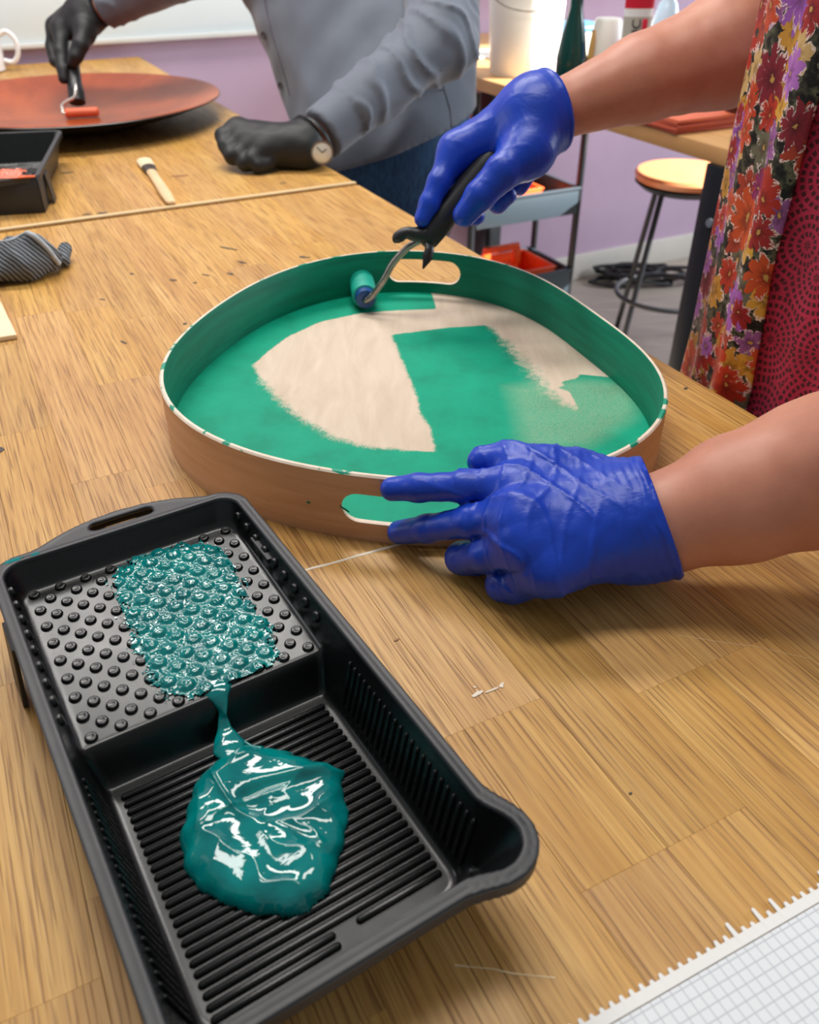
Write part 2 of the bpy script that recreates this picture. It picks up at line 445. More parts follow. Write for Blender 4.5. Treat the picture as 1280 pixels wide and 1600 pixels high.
# strip index counts from the right edge; strips 6,7 end at u 0.153 and 7,8 at 0.257 as in the photograph
fx = {6: [0.153, 0.60, 0.95], 7: [0.153, 0.257, 0.52, 0.8], 5: [0.02, 0.235, 0.62, 1.0], 4: [0.235, 0.42, 0.76, 1.1], 8: [-0.02, 0.257, 0.57, 0.9]}
near_t = worktop('near oak worktop holding the black paint tray and round tray', -0.42, U_SEAM - 0.004, V_EDGE - 21 * SW, 3, [0.19, 0.27, 0.36, 0.45], fx)
far_t = worktop('far oak worktop under the copper bowl and flat brush', U_SEAM + 0.004, U_FAR, V_EDGE - 21 * SW, 8, [0.36, 0.45, 0.54])
M_EDGE = mat('pale_edging', (214, 184, 138), 0.5, var=0.08)
vm = V_EDGE - 21 * SW / 2
box('edge_strip', uv(U_SEAM + 0.010, vm, T + 0.0006), (0.010, 21 * SW, 0.0026), M_EDGE, far_t, TA, 0.0006)
# marks on the wood: thin dried paint and dents
M_MARKD = mat('dark_mark', (70, 62, 56), 0.6); M_MARKW = mat('dried_white_paint', (226, 214, 196), 0.5); M_SCR = mat('scratch', (232, 206, 160), 0.6)
def blotch(name, c, rx, ry, ang, m, parent, seed, z=0.0004, jag=0.35):
    g = random.Random(seed); pts = []
    for i in range(14):
        a = i / 14 * 2 * math.pi; r = 1 + g.uniform(-jag, jag)
        x, y = rx * r * math.cos(a), ry * r * math.sin(a)
        pts.append((c[0] + x * math.cos(ang) - y * math.sin(ang), c[1] + x * math.sin(ang) + y * math.cos(ang)))
    return prism(name, pts, T - 0.0002, T + z, m, parent)
for i, (x, y, rx, ry) in enumerate(((356, 388, .016, .0028), (378, 410, .008, .003), (475, 402, .008, .004), (360, 428, .007, .003), (272, 438, .006, .004), (305, 442, .003, .002),
                                    (206, 428, .004, .0025), (160, 468, .005, .002), (193, 535, .006, .002), (322, 430, .007, .002), (289, 506, .003, .003))):
    blotch('paint_mark', P(x, y), rx * .8, ry * .7, -0.35 + TA * 0 + random.uniform(-.4, .4), M_MARKD, near_t, i)
for i, (x, y, rx, ry) in enumerate(((160, 333, .007, .004), (136, 335, .006, .003), (106, 270, .01, .004), (280, 275, .014, .005), (130, 246, .006, .002), (442, 286, .006, .003))):
    blotch('paint_mark', P(x, y), rx, ry, 0.4, M_MARKD if i != 3 else mat('stain', (150, 108, 66), 0.6), far_t, 40 + i)
blotch('dent', P(1072, 607), .002, .0015, 0, M_MARKD, near_t, 80); blotch('dent', P(620, 1000), .0017, .0008, 0.5, mat('stain', (150, 108, 66)), near_t, 81)
blotch('dent', P(985, 1240), .001, .0007, 0.5, M_MARKD, near_t, 83)
for i, (x, y, rx, ry, a) in enumerate(((747, 1084, .0035, .0014, .6), (768, 1079, .0045, .0006, .5), (784, 1071, .0022, .0011, 1.0), (742, 1074, .0008, .0006, 0))):
    blotch('dried_drip', P(x, y), rx, ry, a, M_MARKW, near_t, 60 + i)
a_, b_ = P(480, 890), P(640, 846)
tube('paint_line', [a_ + (b_ - a_) * t + np.array([0, random.uniform(-.0004, .0004), 0.0]) for t in np.linspace(-0.9, 1.6, 30)], [0.0008 + 0.0006 * random.random() for _ in range(30)], M_MARKW, near_t, 6, 0.35)
tube('scratch', [P(x, y) for x, y in ((710, 1508), (735, 1511), (770, 1514), (800, 1521), (830, 1524), (868, 1528))], [.0005, .00025, .00028, .0004, .0002, .00035], M_SCR, near_t, 5, 0.4)
tube('scratch', [P(x, y) for x, y in ((1060, 992), (1120, 1002), (1180, 1010), (1270, 1030))], .00016, M_SCR, near_t, 5, 0.4)

# ================================================================== BLACK PAINT TRAY
TAN = math.radians(122.0); TU = np.array([math.cos(TAN), math.sin(TAN)]); TV = np.array([TU[1], -TU[0]])
TW, TL, ZR = 0.1500, 0.3030, 0.0500
t0 = -0.003 * TV + 0.148 * TU
def tray_world(q):       # local (a,b,z) -> world
    q = np.atleast_2d(q); xy = t0 + q[:, :1] * TV + q[:, 1:2] * TU
    return np.c_[xy, q[:, 2:3] + T]
def tray_local_px(x, y, z):
    q = P(x, y, z)[:2] - t0; return np.array([q @ TV, q @ TU])
def zfloor(b):
    s = np.clip((b - 0.1525) / 0.0115, 0, 1); st = s * s * (3 - 2 * s)
    return 0.004 + st * 0.0225 + np.clip(b - 0.164, 0, 1) * 0.045
def zslope(b):
    s = np.clip((b - 0.1525) / 0.0115, 0, 1); return 6 * s * (1 - s) * 0.0225 / 0.0115 + 0.045
def plan_sd(a, b, z, grow=0.0):
    dz = np.clip(ZR - z, 0, 0.06)
    hx = 0.071 - dz * 0.21 + grow; cx = 0.075
    b0 = -0.001 + dz * 0.40 - grow; b1 = 0.298 - dz * 0.40 + grow
    r = 0.012; qx = np.abs(a - cx) - hx + r; qy = np.abs(b - (b0 + b1) / 2) - (b1 - b0) / 2 + r
    d = np.sqrt(np.maximum(qx, 0) ** 2 + np.maximum(qy, 0) ** 2) + np.minimum(np.maximum(qx, qy), 0) - r
    for sx in (0.1405,):       # pouring lip at the front corner
        rr = 0.0118 - dz * 0.40 + grow
        e = np.sqrt((a - sx) ** 2 + (b - 0.0075 - dz * 0.25) ** 2) - rr
        d = smin(d, e, 0.012)
    return d
def tray_sdf(p):
    a, b, z = p[:, 0], p[:, 1], p[:, 2]
    pin = plan_sd(a, b, z) * 0.93; zf = zfloor(b); zg = 1 / np.sqrt(1 + zslope(b) ** 2)
    cav = smax(pin, (zf - z) * zg, 0.004)
    out = smax(plan_sd(a, b, z, 0.0024) * 0.93, (zf - 0.0028 / zg - z) * zg, 0.006)
    sh = np.maximum(np.maximum(out, -cav), z - ZR)
    pr = plan_sd(a, b, np.full_like(z, ZR)); tab = ell(np.c_[a, b, np.zeros_like(a)], (0.078, 0.300, 0), (0.046, 0.0185, 1))
    pr2 = smin(pr - 0.0062, tab, 0.012)
    lip = np.maximum(np.maximum(pr2, -pr), np.abs(z - (ZR - 0.00125)) - 0.00125)
    skirt = np.maximum(np.maximum(pr2, -pr2 - 0.0017), np.abs(z - (ZR - 0.0045)) - 0.0045)
    d = smin(smin(sh, lip, 0.0012), skirt, 0.0012)
    slot = nrm(np.c_[np.maximum(np.abs(a - 0.078) - 0.016, 0), b - 0.3095]) - 0.0036
    slot = np.maximum(slot, pr2 + 0.0018)
    return np.maximum(d, -slot)
def plastic(name, col, rough):
    k = NT(name); k.base(lin(col)); co = k.obj()
    k.rough(k.math('ADD', rough, k.math('MULTIPLY', k.noise(co, 60, 4), 0.12))); k.bump(k.noise(co, 900, 3), 0.06, 0.0003)
    k.b.inputs['Specular IOR Level'].default_value = 0.5; return k.m
M_TRAY = plastic('black_plastic', (15, 16, 17), 0.22)
M_RIM = plastic('black_plastic_rim', (38, 39, 42), 0.40)
tv, tF = sdf_mesh(tray_sdf, (-0.016, -0.016, -0.004), (0.168, 0.324, 0.056), 0.00115)
tv = relax(tv, tF, 3)
TRAY_ME = mesh_np('tray_body', tv, tF, [M_TRAY, M_RIM])
fc = tv[tF].mean(1); mi = ((fc[:, 2] > ZR - 0.0012) | ((plan_sd(fc[:, 0], fc[:, 1], fc[:, 2]) > 0.0015))).astype(np.int32)
TRAY_ME.polygons.foreach_set('material_index', mi)
# moulded bumps and ribs
bv, bf = lathe_data([(0.0034, -0.0006), (0.0034, 0.0), (0.0032, 0.0009), (0.0028, 0.0014), (0.0019, 0.0016), (0.0015, 0.00145), (0, 0.00145)], 14)
BUMP_ME = mesh_np('bump', bv, bf, M_TRAY)
def rib_mesh(L, r=0.0018):
    vs, fs = tube_data([(-L / 2, 0, 0), (-L / 2 + 0.0005, 0, 0), (-L / 2 + 0.0015, 0, 0), (L / 2 - 0.0015, 0, 0), (L / 2 - 0.0005, 0, 0), (L / 2, 0, 0)], [0.0003, r * 0.7, r, r, r * 0.7, 0.0003], 10)
    return mesh_np('rib', vs, fs, M_TRAY)
RIB_L, RIB_M, RIB_S, RIB_W = rib_mesh(0.112), rib_mesh(0.058), rib_mesh(0.044), rib_mesh(0.030, 0.0011)
BUMPS = []
for j in range(17):
    for i in range(9 - (j % 2)):
        BUMPS.append((0.0165 + (i + 0.5 * (j % 2)) * 0.0148, 0.1685 + j * 0.00735))
FOOT = None
def foot_mesh():
    bm = bmesh.new(); add_box(bm, (0, 0, 0), (0.0025, 0.026, 0.042), 0, 0.0006); add_box(bm, (0.004, 0.0, 0.019), (0.009, 0.026, 0.003), 0, 0.0006)
    me = bm_mesh('foot', bm, M_RIM); return me
FOOT = foot_mesh()
def make_tray(label, loc, rz):
    t = thing('paint_tray', label, 'paint tray', loc, rz, None)
    def add(name, me, l, rot=(0, 0, 0)):
        o = bpy.data.objects.new(name, me); link(o, t); o.location = l; o.rotation_euler = rot; return o
    add('tray_body', TRAY_ME, (0, 0, 0))
    sl = math.atan(0.045)
    for a, b in BUMPS: add('bump', BUMP_ME, (a, b, float(zfloor(np.array([b]))[0])), (sl, 0, 0))
    for i in range(25):
        b = 0.0245 + i * 0.0050; z = 0.0043
        if i == 0: add('rib', RIB_M, (0.048, b, z)); 
        elif i == 1: add('rib', RIB_M, (0.048, b, z)); add('rib', RIB_S, (0.109, b, z))
        else: add('rib', RIB_L, (0.0755, b, z))
        wt = math.atan(0.21)
        if i < 23:
            add('rib', RIB_W, (0.1405, b, 0.0255), (0, -math.pi / 2 + wt, 0)); add('rib', RIB_W, (0.0095, b, 0.0255), (0, math.pi / 2 - wt, 0))
    for j in range(9):
        add('bump', BUMP_ME, (0.1437, 0.174 + j * 0.0138, 0.041), (0, -math.pi / 2 + 0.2, 0)); add('bump', BUMP_ME, (0.0063, 0.174 + j * 0.0138, 0.041), (0, math.pi / 2 - 0.2, 0))
    for sx in (-1, 1): add('foot', FOOT, (0.075 + sx * (0.080 if sx < 0 else 0.0745), 0.246, 0.0215), (0, 0.10, 0) if sx < 0 else (0, 0, math.pi))
    return t
rz = TAN - math.pi / 2
big_tray = make_tray('black ribbed plastic paint tray with teal paint in the foreground', (t0[0], t0[1], T), rz)

# ---- wet paint
def wet(name, col, dark):
    k = NT(name); co = k.obj(); f = k.noise(co, 45, 4, 0.5, 0.6)
    k.base(k.ramp(f, [(0.3, lin(dark)), (0.65, lin(col))])); k.rough(0.06); k.b.inputs['Specular IOR Level'].default_value = 0.6
    k.bump(k.noise(co, 70, 3, 0.5, 0.8), 0.25, 0.002); return k.m
M_TEAL = wet('wet_teal_paint', (0, 130, 128), (0, 100, 102))
def px_poly(pts, z): return np.array([tray_local_px(x, y, z) for x, y in pts])
def heightfield(a0, a1, b0, b1, h, zfun, keep):
    na, nb = int((a1 - a0) / h) + 1, int((b1 - b0) / h) + 1
    A, Bm = np.meshgrid(a0 + np.arange(na) * h, b0 + np.arange(nb) * h, indexing='ij'); q = np.c_[A.ravel(), Bm.ravel()]
    kp = keep(q); z = zfun(q); I = np.arange(na * nb).reshape(na, nb)
    F = np.stack([I[:-1, :-1], I[1:, :-1], I[1:, 1:], I[:-1, 1:]], -1).reshape(-1, 4); F = F[kp[F].all(1)]
    used = np.unique(F); mp = np.full(na * nb, -1); mp[used] = np.arange(len(used))
    return np.c_[q, z][used], mp[F]
def w2(q, nz, s): return nz(np.c_[q, np.zeros(len(q))], s)
def dome_z(q):
    """height of the nearest bump top above the shelf"""
    z = np.zeros(len(q))
    for a, b in BUMPS:
        d = np.hypot(q[:, 0] - a, q[:, 1] - b); m = d < 0.0046
        z[m] = np.maximum(z[m], 0.0015 * (1 - np.clip((d[m] - 0.0026) / 0.0020, 0, 1) ** 1.2))
    return z
film_px = [(185, 895), (212, 872), (262, 858), (310, 853), (345, 858), (366, 880), (388, 930), (416, 965), (438, 1010), (432, 1040), (402, 1058), (372, 1076), (352, 1084), (320, 1088), (286, 1088), (250, 1080), (226, 1055), (212, 1020), (196, 975), (184, 940), (172, 915)]
FP = px_poly(film_px, 0.030)
def film_keep(q):
    sd, _ = poly_sd(q, FP); return sd + 0.0030 * w2(q, NZ, 130) + 0.0022 * w2(q, NZ2, 420) + 0.0024 * w2(q, NZ3, 700) > np.where(q[:, 1] < 0.1655, 1, 0)
def film_z(q):
    sd, _ = poly_sd(q, FP); th = np.clip((sd + 0.002) / 0.010, 0.15, 1)
    r = 1 - np.abs(w2(q, NZ2, 95)); r2 = 1 - np.abs(w2(q, NZ3, 190))
    return zfloor(q[:, 1]) + 0.0004 + th * (0.0005 + 0.0004 * r + 0.00035 * r2 + 0.00015 * w2(q, NZ, 380)) + dome_z(q)
paint = thing('wet_paint', 'glossy teal paint smeared and pooled inside the foreground tray', 'paint', (t0[0], t0[1], T), rz)
v, F = heightfield(FP[:, 0].min() - .006, FP[:, 0].max() + .006, FP[:, 1].min() - .006, FP[:, 1].max() + .006, 0.00055, film_z, film_keep)
o = obj('paint_film', mesh_np('paint_film', v, F, M_TEAL), paint, False)
pud_px = [(352, 1172), (312, 1205), (290, 1250), (280, 1300), (283, 1345), (305, 1382), (345, 1405), (395, 1424), (440, 1428), (484, 1420), (512, 1388), (530, 1345), (540, 1300), (545, 1262), (534, 1222), (538, 1200), (515, 1188), (490, 1184), (455, 1170), (425, 1164), (400, 1160), (375, 1160)]
PP = px_poly(pud_px, 0.010)
pc = PP.mean(0)
def pud_sd(q):
    sd, _ = poly_sd(q, PP); return sd + 0.0009 * w2(q, NZ2, 70)
def folds(q):
    wq = q + 0.006 * np.c_[w2(q, NZ, 18), w2(q, NZ2, 18)]
    r = 1 - np.abs(w2(wq, NZ3, 20)) ; r = np.clip(r, 0, 1) ** 3
    r2 = np.clip(1 - 1.6 * np.abs(w2(wq, NZ, 34)), 0, 1) ** 2
    return r, r2
def pud_z(q):
    sd = pud_sd(q); t = np.clip(sd / 0.013, 0, 1); dome = np.sqrt(np.maximum(0, 1 - (1 - t) ** 2))
    r, r2 = folds(q); lay = 1 / (1 + np.exp(-(q[:, 1] - pc[1] - 0.009 + 0.004 * w2(q, NZ2, 14)) / 0.0012)); inn = np.clip(sd / 0.012, 0, 1)
    edge2 = 1 / (1 + np.exp(-(q[:, 0] - pc[0] + 0.007 + 0.5 * (q[:, 1] - pc[1]) + 0.004 * w2(q, NZ3, 20)) / 0.0012))
    return 0.0044 + dome * 0.0095 + inn * (0.0022 * lay + 0.0016 * r + 0.0014 * r2 - 0.0024 * edge2 * (1 - lay) + 0.0011 * w2(q, NZ, 26))
v, F = heightfield(PP[:, 0].min() - .004, PP[:, 0].max() + .004, PP[:, 1].min() - .004, PP[:, 1].max() + .004, 0.0006, pud_z, lambda q: pud_sd(q) > 0)
o = obj('paint_puddle', mesh_np('paint_puddle', v, F, M_TEAL), paint, False)
# ribbon of paint running over the step
def tl(x, y, z): q = tray_local_px(x, y, z); return np.array([q[0], q[1], z])
st = smooth_path([tl(322, 1045, 0.0262), tl(334, 1068, 0.0258), tl(342, 1086, 0.0256), tl(347, 1105, 0.022), tl(349, 1125, 0.0165), tl(352, 1145, 0.013), tl(357, 1165, 0.0125), tl(366, 1188, 0.0125)], 5)
vs, fs = tube_data(st, [0.002, 0.0080, 0.0085, 0.0042, 0.0026, 0.0026, 0.0036, 0.0065, 0.0085, 0.004], 18, 0.30, np.array([0, 0.35, 1.0]))
obj('paint_stream', mesh_np('paint_stream', vs, fs, M_TEAL), paint, False)
st = smooth_path([tl(360, 1140, 0.0120), tl(372, 1152, 0.012), tl(392, 1166, 0.012), tl(410, 1172, 0.0115)], 4)
vs, fs = tube_data(st, [0.0012, 0.0009, 0.001, 0.002], 10); obj('paint_strand', mesh_np('paint_strand', vs, fs, M_TEAL), paint, False)
# dried smears on the far rim
for x, y, rx, ry in ((20, 876, .006, .0016), (55, 866, .003, .0012)):
    c = P(x, y, 0.0502); pts = [(c[0] + rx * math.cos(i / 12 * 6.283) * (1 + .3 * math.sin(i * 2.1)) * math.cos(.55) - ry * math.sin(i / 12 * 6.283) * math.sin(.55),
                                 c[1] + rx * math.cos(i / 12 * 6.283) * math.sin(.55) + ry * math.sin(i / 12 * 6.283) * math.cos(.55)) for i in range(12)]
    prism('paint_smear', pts, T + 0.0499, T + 0.0504, M_TEAL, paint)

# ================================================================== ROUND TRAY
RH = 0.054
rim_px = [(249, 593), (253, 570), (273, 534), (297, 506), (338, 475), (371, 454), (437, 424), (489, 408), (568, 395), (627, 389), (673, 391), (732, 398), (778, 409.5), (837, 431), (876, 449), (919, 475), (952, 500), (984, 528), (1017, 559), (1034, 583), (1042, 606), (1041, 634), (1032, 662), (1001, 694), (968, 710), (935, 721), (640, 746), (568, 743), (502, 734), (437, 721), (371, 703), (338, 690), (306, 669), (273, 642), (253, 616)]
RP = np.array([P(x, y, RH)[:2] for x, y in rim_px]); RC = np.array([(RP[:, 0].min() + RP[:, 0].max()) / 2, (RP[:, 1].min() + RP[:, 1].max()) / 2])
th = np.arctan2(RP[:, 1] - RC[1], RP[:, 0] - RC[0]); rr = np.linalg.norm(RP - RC, axis=1)
def fbasis(t, K=4): return np.stack([np.ones_like(t)] + [g(kk * t) for kk in range(1, K + 1) for g in (np.cos, np.sin)], -1)
RCO = np.linalg.lstsq(np.r_[fbasis(th), 0.02 * np.eye(9)], np.r_[rr, 0.02 * np.array([rr.mean()] + [0] * 8)], rcond=None)[0]
NR = 160; ths = np.linspace(0, 2 * math.pi, NR, endpoint=False); rad = fbasis(ths) @ RCO
OUTL = RC + np.c_[np.cos(ths), np.sin(ths)] * rad[:, None]
tg = np.roll(OUTL, -1, 0) - np.roll(OUTL, 1, 0); tg /= np.linalg.norm(tg, axis=1)[:, None]; nin = np.c_[-tg[:, 1], tg[:, 0]]
WT = 0.0042; INL = OUTL + nin * WT
k = NT('tray_birch'); co = k.obj(); f = k.noise(k.scale(co, (60, 60, 7)), 1.0, 5, 0.6)
M_BIRCH = k.m; k.base(k.ramp(k.noise(k.scale(co, (9, 9, 90)), 1.0, 5, 0.6, 0.4), [(0.3, lin((198, 150, 112))), (0.7, lin((220, 176, 138)))])); k.rough(0.5)
k.bump(k.noise(k.scale(co, (30, 30, 900)), 1, 3), 0.1, 0.0003)
M_RIMWOOD = mat('tray_rim_wood', (232, 214, 194), 0.55, var=0.10, vscale=70)
G_LIGHT, G_DARK = (6, 168, 134), (0, 138, 108)
k = NT('tray_green_wall'); co = k.obj(); f = k.noise(k.scale(co, (12, 12, 160)), 1.0, 4, 0.6)
k.base(k.ramp(f, [(0.25, lin((0, 104, 80))), (0.7, lin((0, 132, 102)))])); k.rough(0.5); k.b.inputs['Specular IOR Level'].default_value = 0.25; k.bump(f, 0.12, 0.0004); M_GWALL = k.m
k = NT('tray_rim_smear'); co = k.obj(); f = k.noise(co, 40, 3, 0.5, 0.5)
k.base(k.mix(k.ramp(f, [(0.60, (0, 0, 0)), (0.63, (1, 1, 1))]), k.ramp(k.noise(co, 90, 3), [(.3, lin((224, 204, 182))), (.7, lin((238, 224, 206)))]), lin((20, 150, 120)))); k.rough(0.5); M_RIMSM = k.m
rt = thing('round_tray', 'round wooden serving tray half painted emerald green', 'tray', (RC[0], RC[1], T))
vs = []; fs = []; mi = []
prof = [(OUTL, 0.0, 0), (OUTL, RH - 0.0012, 0), (OUTL + nin * 0.0012, RH, 2), (INL - nin * 0.0008, RH, 2), (INL, RH - 0.0012, 1), (INL, 0.0, 3)]
for (L, z, _) in prof: vs += [(q[0], q[1], T + z + 0.0) for q in L]
npf = len(prof)
for i in range(npf):
    for j in range(NR):
        j2 = (j + 1) % NR; i2 = (i + 1) % npf
        fs.append((i * NR + j, i * NR + j2, i2 * NR + j2, i2 * NR + j)); mi.append((0, 2, 2, 1, 1, 0)[i])
me = mesh_np('tray_wall', vs, fs, [M_BIRCH, M_GWALL, M_RIMSM, M_RIMWOOD]); me.polygons.foreach_set('material_index', mi)
wallo = obj('tray_wall', me, rt, False); 
# hand slots
def slot(px0, px1, zc, hh):
    p0 = P(*px0, zc); p1 = P(*px1, zc); d = (p1 - p0)[:2]; L = np.linalg.norm(d); d /= L; n = np.array([-d[1], d[0]]); c = (p0 + p1)[:2] / 2
    pts = []; r = hh / 2
    for kx, a0 in ((1, -90), (-1, 90)):
        for i in range(13):
            a = math.radians(a0 + i * 15); pts.append((kx * (L / 2 - r) + r * math.cos(a), r * math.sin(a)))
    bm = bmesh.new()
    A = [bm.verts.new((c[0] + d[0] * x - n[0] * .04, c[1] + d[1] * x - n[1] * .04, T + zc + z)) for x, z in pts]
    Bv = [bm.verts.new((c[0] + d[0] * x + n[0] * .04, c[1] + d[1] * x + n[1] * .04, T + zc + z)) for x, z in pts]
    bm.faces.new(A); bm.faces.new(list(reversed(Bv)))
    for i in range(len(pts)): bm.faces.new((A[i], A[(i + 1) % len(pts)], Bv[(i + 1) % len(pts)], Bv[i]))
    me = bm_mesh('slot', bm); return bpy.data.objects.new('slot', me)
cut = []
for s in (slot((606, 427), (719, 427), 0.0325, 0.0255), slot((534, 787), (726, 783), 0.027, 0.0235)):
    COL.objects.link(s); mm = wallo.modifiers.new('b', 'BOOLEAN'); mm.operation = 'DIFFERENCE'; mm.solver = 'EXACT'; mm.object = s
    s.data.materials.append(M_RIMWOOD); cut.append(s)
bpy.context.view_layer.update()
wallo.parent = None
ev = bpy.data.meshes.new_from_object(wallo.evaluated_get(bpy.context.evaluated_depsgraph_get()))
wallo.modifiers.clear()
for s in cut: bpy.data.objects.remove(s)
bpy.data.objects.remove(wallo)
wallo = obj('tray_wall', ev, rt); wallo['label'] = 'bent birch wall painted green inside, with two hand slots'; sharpen(wallo, 40)
# floor with paint: signed distance attribute drives the painted area
FZ = 0.008
bare_px = [(396, 570), (420, 548), (450, 526), (500, 503), (560, 490), (620, 485), (682, 483), (674, 456), (720, 459), (800, 474), (870, 502), (930, 538), (965, 567), (981, 591), (940, 588), (906, 585), (900, 592), (876, 596), (884, 602), (868, 605), (890, 612), (905, 640), (880, 630), (852, 604), (830, 582), (806, 552), (786, 530), (762, 508), (700, 512), (612, 523), (622, 548), (640, 590), (652, 622), (656, 645), (672, 668), (681, 706), (640, 704), (575, 699), (520, 683), (470, 655), (430, 620), (406, 592)]
soft_w = {**{i: 0.0012 for i in range(len(bare_px))}, **{i: 0.014 for i in (22, 23, 24, 25)}, 21: 0.010, 26: 0.006, **{i: 0.0075 for i in (37, 38, 39, 40)}, 36: 0.004, 41: 0.003, **{i: 0.0025 for i in range(29, 35)}}
BP = np.array([P(x, y, FZ)[:2] for x, y in bare_px]); thin_px = [(775, 600), (830, 590), (905, 586), (990, 592), (1020, 620), (1005, 660), (930, 706), (800, 712), (790, 650)]
TP = np.array([P(x, y, FZ)[:2] for x, y in thin_px])
NRR = 72; vs = [(RC[0], RC[1], T + FZ)]; fs = []
INF = INL - nin * 0.0012
for i in range(1, NRR + 1):
    s = i / NRR; vs += [(RC[0] + (q[0] - RC[0]) * s, RC[1] + (q[1] - RC[1]) * s, T + FZ) for q in INF]
for j in range(NR): fs.append((0, 1 + j, 1 + (j + 1) % NR))
for i in range(NRR - 1):
    for j in range(NR):
        a = 1 + i * NR; j2 = (j + 1) % NR; fs.append((a + j, a + NR + j, a + NR + j2, a + j2))
nb = len(vs); vs += [(q[0], q[1], T + 0.0005) for q in INF]
a = 1 + (NRR - 1) * NR
for j in range(NR): fs.append((a + j, nb + j, nb + (j + 1) % NR, a + (j + 1) % NR))
fs.append(tuple(reversed(range(nb, nb + NR))))
Q = np.array(vs)[:, :2]; sd, ix = poly_sd(Q, BP); sd = -sd; sw = np.array([soft_w[i] for i in ix]); td, _ = poly_sd(Q, TP)
k = NT('tray_floor_paint'); co = k.obj()
n1 = k.noise(co, 900, 2, 0.6); n2 = k.noise(co, 160, 4, 0.6); n3 = k.noise(co, 28, 4, 0.55)
sdn = k.math('DIVIDE', k.attr('paint_sd'), k.attr('paint_soft'))
m_ = k.math('ADD', k.math('ADD', sdn, k.math('MULTIPLY', k.math('SUBTRACT', n2, 0.5), 2.2)), k.math('MULTIPLY', k.math('SUBTRACT', n1, 0.5), 2.6))
m_ = k.math('ADD', k.math('MULTIPLY', m_, 0.9), 0.5, clamp=True)
green = k.ramp(n3, [(0.3, lin((0, 140, 108))), (0.5, lin((0, 156, 122))), (0.75, lin((2, 166, 130)))])
green = k.mix(k.math('MULTIPLY', k.ramp(n1, [(0.4, (0, 0, 0)), (0.6, (1, 1, 1))]), 0.18), green, lin((0, 130, 104)))
wood = k.ramp(k.noise(k.scale(co, (70, 14, 1)), 1.0, 5, 0.6, 0.5), [(0.3, lin((204, 184, 162))), (0.7, lin((221, 202, 182)))])
thin = k.math('MULTIPLY', k.math('ADD', 0.10, k.math('MULTIPLY', k.ramp(n1, [(0.38, (0, 0, 0)), (0.62, (1, 1, 1))]), 0.26)), k.math('MULTIPLY', k.attr('paint_thin'), 1.0, clamp=True))
green = k.mix(thin, green, lin((206, 206, 170)))
k.base(k.mix(m_, wood, green)); k.rough(0.6); k.b.inputs['Specular IOR Level'].default_value = 0.22; k.bump(k.math('ADD', n1, k.math('MULTIPLY', m_, 0.6)), 0.12, 0.0004)
me = mesh_np('tray_floor', vs, fs, k.m, smooth=False)
for nm, arr in (('paint_sd', sd), ('paint_soft', sw), ('paint_thin', np.clip(td / 0.02, 0, 1))):
    at = me.attributes.new(nm, 'FLOAT', 'POINT'); at.data.foreach_set('value', arr.astype(np.float32))
fl = obj('tray_floor', me, rt); fl['label'] = 'pale birch base with rolled green paint and bare patches'
# paint marks on the outside wall
for i, (x, y, rx, ry, a) in enumerate(((533, 792, .004, .0011, .5), (489, 782, .0014, .0007, 0))):
    j = int(np.argmin(np.linalg.norm(OUTL - P(x, y, 0.025)[:2], axis=1))); n_ = -nin[j]; c = np.r_[OUTL[j], P(x, y, 0.025)[2]]; t_ = np.r_[tg[j], 0]
    pts = [c + t_ * (rx * math.cos(q) * math.cos(a) - ry * math.sin(q) * math.sin(a)) + np.array([0, 0, 1]) * (-(rx * math.cos(q) * math.sin(a)) + ry * math.sin(q) * math.cos(a)) for q in np.linspace(0, 2 * math.pi, 12, endpoint=False)]
    pts = pts + [p + np.r_[n_, 0] * 0.0006 for p in pts]
    fs = [tuple(range(12, 24)), tuple(reversed(range(12)))] + [(q, (q + 1) % 12, 12 + (q + 1) % 12, 12 + q) for q in range(12)]
    obj('paint_smudge', mesh_np('paint_smudge', pts, fs, M_GWALL, False), rt)
# ================================================================== PERSON IN THE RED DRESS
def glove_mat(name, col, rough, wr=0.5):
    k = NT(name); co = k.obj(); c = lin(col)
    f = k.noise(co, 30, 3); k.base(k.ramp(f, [(0.3, tuple(v * 0.9 for v in c[:3])), (0.7, tuple(min(1, v * 1.06) for v in c[:3]))])); k.rough(rough)
    n1 = k.noise(k.scale(co, (90, 320, 160)), 1.0, 3, 0.5, 1.2); n2 = k.noise(co, 55, 4, 0.55, 1.5)
    k.bump(k.math('ADD', k.math('MULTIPLY', n1, 0.35), n2), wr, 0.0016); k.b.inputs['Specular IOR Level'].default_value = 0.4
    return k.m
M_BLUE = glove_mat('blue_nitrile', (20, 64, 184), 0.36, 0.22)
k = NT('skin'); co = k.obj(); f = k.noise(co, 22, 5, 0.6); f2 = k.noise(co, 260, 3, 0.6)
c = k.ramp(f, [(0.3, lin((186, 122, 98))), (0.55, lin((198, 134, 108))), (0.8, lin((206, 146, 120)))])
c = k.mix(k.math('MULTIPLY', k.ramp(f2, [(0.6, (0, 0, 0)), (0.78, (1, 1, 1))]), 0.25), c, lin((176, 104, 84))); k.base(c); k.rough(0.48)
k.b.inputs['Subsurface Weight'].default_value = 0.15; k.b.inputs['Subsurface Radius'].default_value = (0.008, 0.003, 0.0015); k.b.inputs['Subsurface Scale'].default_value = 1.0
k.bump(k.noise(co, 700, 3), 0.10, 0.0004); M_SKIN = k.m

LB = uv(0.45, 0.76, 0.0)                     # where she stands
lady = thing('person', 'standing person in floral apron and red dress rolling green paint', 'person', LB)
